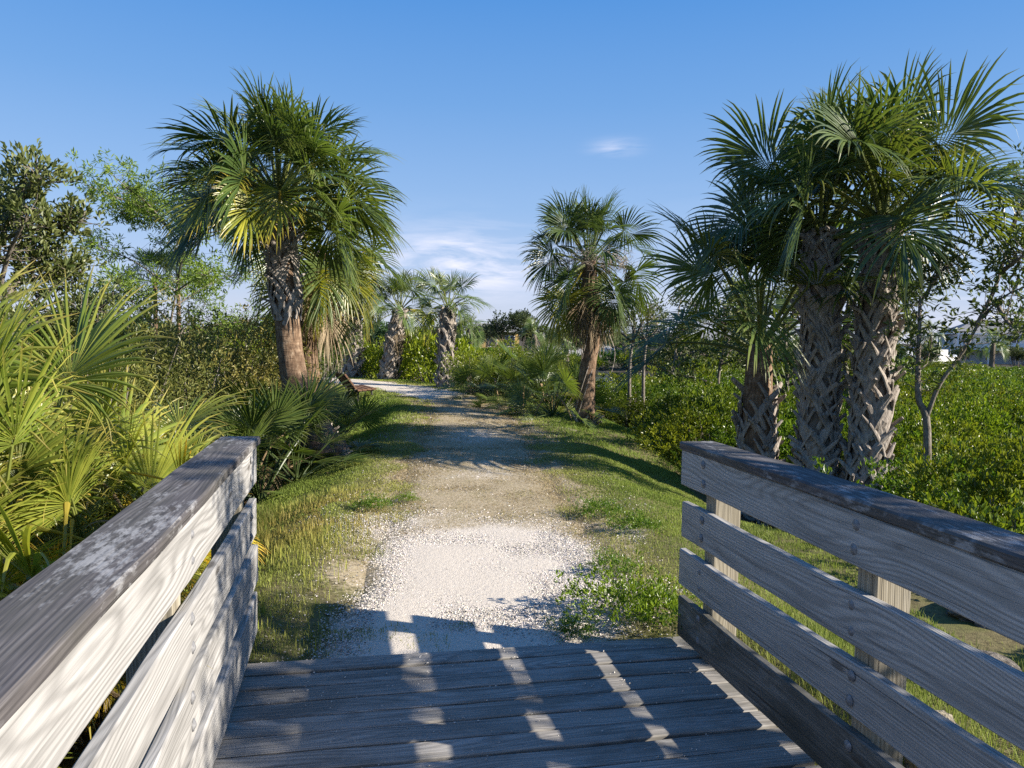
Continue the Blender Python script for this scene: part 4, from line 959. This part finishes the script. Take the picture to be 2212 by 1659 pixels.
# fallen fronds
if 0:
    pass
for px, py, rz, s, lb in [(1238, 893, 2.6, .55, 'fallen tan palm frond at the foot of the vine-wrapped palm'), (690, 1000, 3.6, .9, 'fallen grey palm frond lying below the tall curved palm'), (735, 970, 3.2, .8, 'dry frond debris beside the tall curved palm foot')]:
    p = onground(px, py); me = get_frond('dead', 0, 1); o = link('fallen_frond', me); o.location = (p[0], p[1], p[2]+.12); o.rotation_euler = (R(90), R(12), rz); o.scale = (s, s, s); o.color = (.9, .88, .85, 1)
    tag(o, lb, 'palm frond', 'fallen palm fronds')

# vine round the slim dark palm
rr = np.random.default_rng(3)
bp = chain([(1262, 905), (1269, 800), (1280, 720), (1272, 600)], 15.0); bp = spline(np.array(bp), 12)
g = G()
for q in range(3):
    a0 = rr.uniform(0, 6); tv_ = np.linspace(0, 1, len(bp)); rad_ = .19-.04*tv_+.012
    P = bp+np.stack([np.cos(a0+tv_*rr.uniform(4, 8))*rad_, np.sin(a0+tv_*rr.uniform(4, 8))*rad_, tv_*0], -1); V, T, Q = tube(P, .008, 5); g.add(V, T, Q)
P = spline([bp[30]+[.15, -.1, 0], atd(1315, 720, 14.8), atd(1328, 760, 14.7), atd(1322, 800, 14.7), atd(1312, 818, 14.7)], 6); V, T, Q = tube(P, .008, 5); g.add(V, T, Q)
tag(g.obj('vine', M['straw'], None, True), 'thin pale vine winding up the slim dark palm trunk', 'vine')

# ------------------------------------------------------------------ bench by the bend
def bx(g, c, dim, rng, axis=(0, 1, 0), wd=(1, 0, 0)): plank(g, c, axis, dim[1], dim[0], dim[2], rng, .006, 2, 0, wd)
rng = np.random.default_rng(91)
BP = atd(765, 852, 19.6); BP[2] = zat(BP[0], BP[1])-.14
bench = empty('park_bench', tuple(BP), 'brown slatted wooden bench facing the path bend', 'bench', rz=R(14)); bench.scale = (.88, .88, .88)
nb = 5
for i in range(4):
    g = G(); bx(g, (-.02+i*.135, 0, .44+i*.012), (.125, 1.5, .045), rng); g.obj('seat_slat', M['benchwood'], bench)
for i in range(4):
    q = i*.135; c = (-.15-q*.62, 0, .52+q*.80); g = G(); bx(g, c, (.125, 1.5, .045), rng, wd=(-.61, 0, .79)); g.obj('back_slat', M['benchwood'], bench)
for yy in (-.55, .55):
    g = G()
    for a, b_ in (((-.02, 0), (-.02, .42)), ((.36, 0), (.36, .44)), ((-.12, .40), (.42, .44)), ((-.10, .42), (-.47, .92))):
        V, T, Q = tube([(a[0], yy, a[1]-.1 if a[1] == 0 else a[1]), (b_[0], yy, b_[1])], .03, 6); g.add(V, T, Q)
    g.obj('leg_frame', M['darkmetal'], bench)

# ------------------------------------------------------------------ beyond the marsh
M['stucco'] = mat_plain('pale_stucco', (.40, .41, .40), (.48, .49, .48), 3, .9, .2, .1)
M['yellow'] = mat_plain('yellow_stucco', (.50, .34, .12), (.58, .40, .16), 3, .9, .2, .1)
M['roof'] = mat_plain('grey_shingles', (.16, .16, .165), (.26, .255, .25), 5, .9, .2, .3)
M['white'] = mat_plain('white_paint', (.72, .72, .72), (.8, .8, .8), 4, .6, .3, .05)
M['glass'] = mat_plain('window_glass', (.03, .035, .045), (.06, .07, .085), 2, .15, .6, .0)
M['blue'] = mat_plain('blue_canvas', (.05, .11, .30), (.08, .15, .36), 4, .7, .3, .1)
def cube(g, c, d):
    x, y, z = np.array(d)/2; s = np.array([(-x, -y, -z), (x, -y, -z), (x, y, -z), (-x, y, -z), (-x, -y, z), (x, -y, z), (x, y, z), (-x, y, z)])+np.array(c)
    g.add(s, None, [(0, 3, 2, 1), (4, 5, 6, 7), (0, 1, 5, 4), (1, 2, 6, 5), (2, 3, 7, 6), (3, 0, 4, 7)])
def hip(g, w_, d, z, h, ov=.5, ridge=.5):
    a, b = w_/2+ov, d/2+ov; r = a*ridge
    g.add([(-a, -b, z), (a, -b, z), (a, b, z), (-a, b, z), (-r, 0, z+h), (r, 0, z+h)], [(1, 2, 5), (3, 0, 4)], [(0, 1, 5, 4), (2, 3, 4, 5), (0, 3, 2, 1)])
def house(name, label, pos, rz, w_, d, h, floors, wall, roofh, balcony=False):
    r = empty(name, pos, label, 'house', None, rz)
    g = G(); cube(g, (0, 0, h/2-.5), (w_, d, h+1)); g.obj('wall', M[wall], r)
    g = G(); hip(g, w_, d, h+.012, roofh); g.obj('roof', M['roof'], r)
    g = G(); cube(g, (0, -d/2-.5, h-.06), (w_+1.0, .08, .16)); cube(g, (-w_/2-.5, .0, h-.06), (.08, d+.9, .16)); g.obj('fascia', M['white'], r)
    fh = h/floors; n = max(3, int(w_/3))
    for f in range(floors):
        for i in range(n):
            x = -w_/2+w_*(i+.5)/n; g = G(); cube(g, (x, -d/2-.02, f*fh+fh*.55), (1.25, .08, fh*.5)); wn = g.obj('window', M['white'], r)
            g = G(); cube(g, (x-.3, -d/2-.07, f*fh+fh*.55), (.52, .04, fh*.43)); cube(g, (x+.3, -d/2-.07, f*fh+fh*.55), (.52, .04, fh*.43)); g.obj('pane', M['glass'], wn)
    if balcony:
        g = G(); cube(g, (0, -d/2-1.0, fh), (w_, 1.9, .18)); cube(g, (0, -d/2-1.9, fh+.55), (w_, .07, .75)); g.obj('balcony', M['white'], r)
        for i in range(5):
            g = G(); cube(g, (-w_/2+.2+i*(w_-.4)/4, -d/2-1.8, h/2-.1), (.22, .22, h)); g.obj('column', M['white'], r)
    return r
def fpos(px, py, d, z): p = atd(px, py, d); return (p[0], p[1], z)
house('house', 'two-storey pale house with grey hip roof and balcony at the far right', fpos(2170, 780, 108, -1.2), R(-28), 15, 9, 4.3, 2, 'stucco', 1.9, True)
house('house', 'yellow house with small windows behind the oak in the distance', fpos(1062, 745, 105, -.7), R(-8), 7, 6, 3.0, 1, 'yellow', 1.0)
house('house', 'low white building behind the lowest of the near palms', fpos(1575, 760, 100, -1), R(-14), 12, 7, 2.7, 1, 'stucco', .9)
house('house', 'low pale building with a grey roof right of the vine-wrapped palm', fpos(1250, 750, 112, -.8), R(-10), 14, 7, 2.5, 1, 'white', 1.0)
house('house', 'low white building left of the pale trunked palm', fpos(885, 755, 85, -.7), R(-4), 9, 6, 2.4, 1, 'white', .8)
def boat(label, pos, rz, s):
    r = empty('boat', pos, label, 'boat', 'boats moored at the houses', rz); r.scale = (s, s, s)
    xs = np.linspace(-3, 3, 13); V = []
    for x in xs:
        f = max(0, (x-.5)/2.5); b = 1.05*(1-f**2.2)+.02; V += [(x, -b, .95+.25*f), (x, -b*.75, .1+.3*f), (x, 0, -.2+.5*f*f), (x, b*.75, .1+.3*f), (x, b, .95+.25*f), (x, 0, .9+.25*f)]
    i = np.arange(12)[:, None]*6; j = np.arange(6)[None]; j2 = (j+1) % 6; Q = np.stack([i+j, i+j2, i+6+j2, i+6+j], -1).reshape(-1, 4)
    g = G(); g.add(V, [(0, 1, 2), (0, 2, 5), (2, 3, 4), (2, 4, 5)], Q); g.obj('hull', M['white'], r)
    g = G(); cube(g, (-.3, 0, 1.3), (1.5, 1.2, .85)); g.obj('cabin', M['white'], r)
    g = G(); cube(g, (-.3, 0, 2.1), (2.4, 1.6, .08)); g.obj('canopy', M['blue'], r)
    g = G()
    for x, y_ in ((-1.3, -.7), (-1.3, .7), (.7, -.7), (.7, .7)): V, T, Q = tube([(x, y_, .9), (x, y_, 2.08)], .04, 5); g.add(V, T, Q)
    g.obj('canopy_frame', M['steel'], r)
    return r
boat('white boat with a blue canopy left of the pale two-storey house', fpos(2030, 775, 84, -.75), R(20), 1.0)
boat('small white boat between the near palm trunks and the far house', fpos(1955, 775, 86, -.75), R(170), .9)
boat('white boat under a blue cover near the water between the middle palms', fpos(1335, 742, 95, -.6), R(150), .9)

# distant trees, each its own
OK = [shrub_meshes(170+i, (3.6, 3.6, 2.6), 620, 7, .36, .20, M['far'], .4, .45, 1.0, .3, 26, .05, -.55, 4.4, nlump=(8, 9, 7)[i]) for i in range(3)]
rng = np.random.default_rng(33)
far = [(1103, 748, 92, .80, (1.0, 1.0, 1.0), 'largest dark oak rising over the far side of the marsh'), (1040, 752, 98, .55, (.9, 1.0, 1), 'round oak left of the largest one'), (1150, 752, 95, .55, (.8, .9, .9), 'dark tree right of the largest oak'),
       (905, 756, 70, .42, (1.2, 1.2, .9), 'bushy tree behind the leaning short palm'), (1195, 752, 100, .55, (1, 1.05, 1), 'grey green tree beside the vine-wrapped palm, far away')]
for px in (700, 740, 790, 840, 880, 935, 985): far.append((px, 760, rng.uniform(48, 75), rng.uniform(.42, .62), (rng.uniform(.9, 1.4), rng.uniform(1, 1.35), 1), 'broad tree in the far row left of the largest oak'))
for px in (1235, 1290, 1340, 1400, 1450, 1500, 1545, 1610, 1660, 1720, 1840, 1930, 2010, 2075, 2200, 2260, 2330): far.append((px, 765, rng.uniform(72, 104), rng.uniform(.36, .55)*(1 if px < 1900 else .8), (rng.uniform(.9, 1.25), rng.uniform(1, 1.3), 1), 'broad tree in the far row right of the largest oak'))
for px in (-200, -80, 40, 150, 260, 380, 480, 560, 640): far.append((px, 750, rng.uniform(32, 50), rng.uniform(.4, .6), (rng.uniform(.8, 1.2), rng.uniform(.95, 1.2), 1), 'broad tree in the distance behind the left thicket'))
for px, py, d, s, c, lb in far:
    p = atd(px, py, d); plant('broad_tree', lb, 'tree', 'distant trees', OK[rng.integers(3)], (p[0], p[1], -1.0), rng.uniform(0, 6), (s*rng.uniform(.9, 1.2), s, s*rng.uniform(.9, 1.1)), c, ('crown', 'trunk'))
for i, (px, py, d, s) in enumerate([(1015, 712, 62, .9), (1155, 722, 58, .8), (1224, 735, 56, .75), (1350, 720, 66, .9), (1480, 730, 64, .9), (1590, 725, 70, 1.0), (2145, 740, 60, .8), (2010, 722, 76, 1.0), (1700, 725, 74, 1.0)]):
    p = atd(px, py, d); p[2] = max(p[2], .9); b = np.array([p[0], p[1], -1.0]); sd = 400+i
    palm('small sabal palm with a pale trunk among the far trees', [b, (b+p)/2, p], [.24, .2, .17], s, sd, nfr=18, elo=-45, fibre=False, group='distant sabal palms', tone=(1.3, 1.3, 1.3), yellow=0)
# strip of dead marsh reeds
def rreg(r, n):
    c = atd(2030, 840, 24); a = np.array([math.cos(R(-35)), math.sin(R(-35))]); u = r.uniform(-5.5, 5.5, n); v = r.normal(0, .9, n)
    return c[0]+a[0]*u-a[1]*v, c[1]+a[1]*u+a[0]*v, np.full(n, 9.0)
blades('marsh_reeds', 'brown strip of dead marsh reeds beyond the mangrove hedge', 9000, rreg, lambda r, x, y, l: .75+.55*r.random(len(x)), lambda r, x, y, l: .018+.012*r.random(len(x)),
       lambda r, x, y, l: np.array([[.26, .19, .13]])*r.uniform(.6, 1.3, len(x))[:, None], 9, .25)
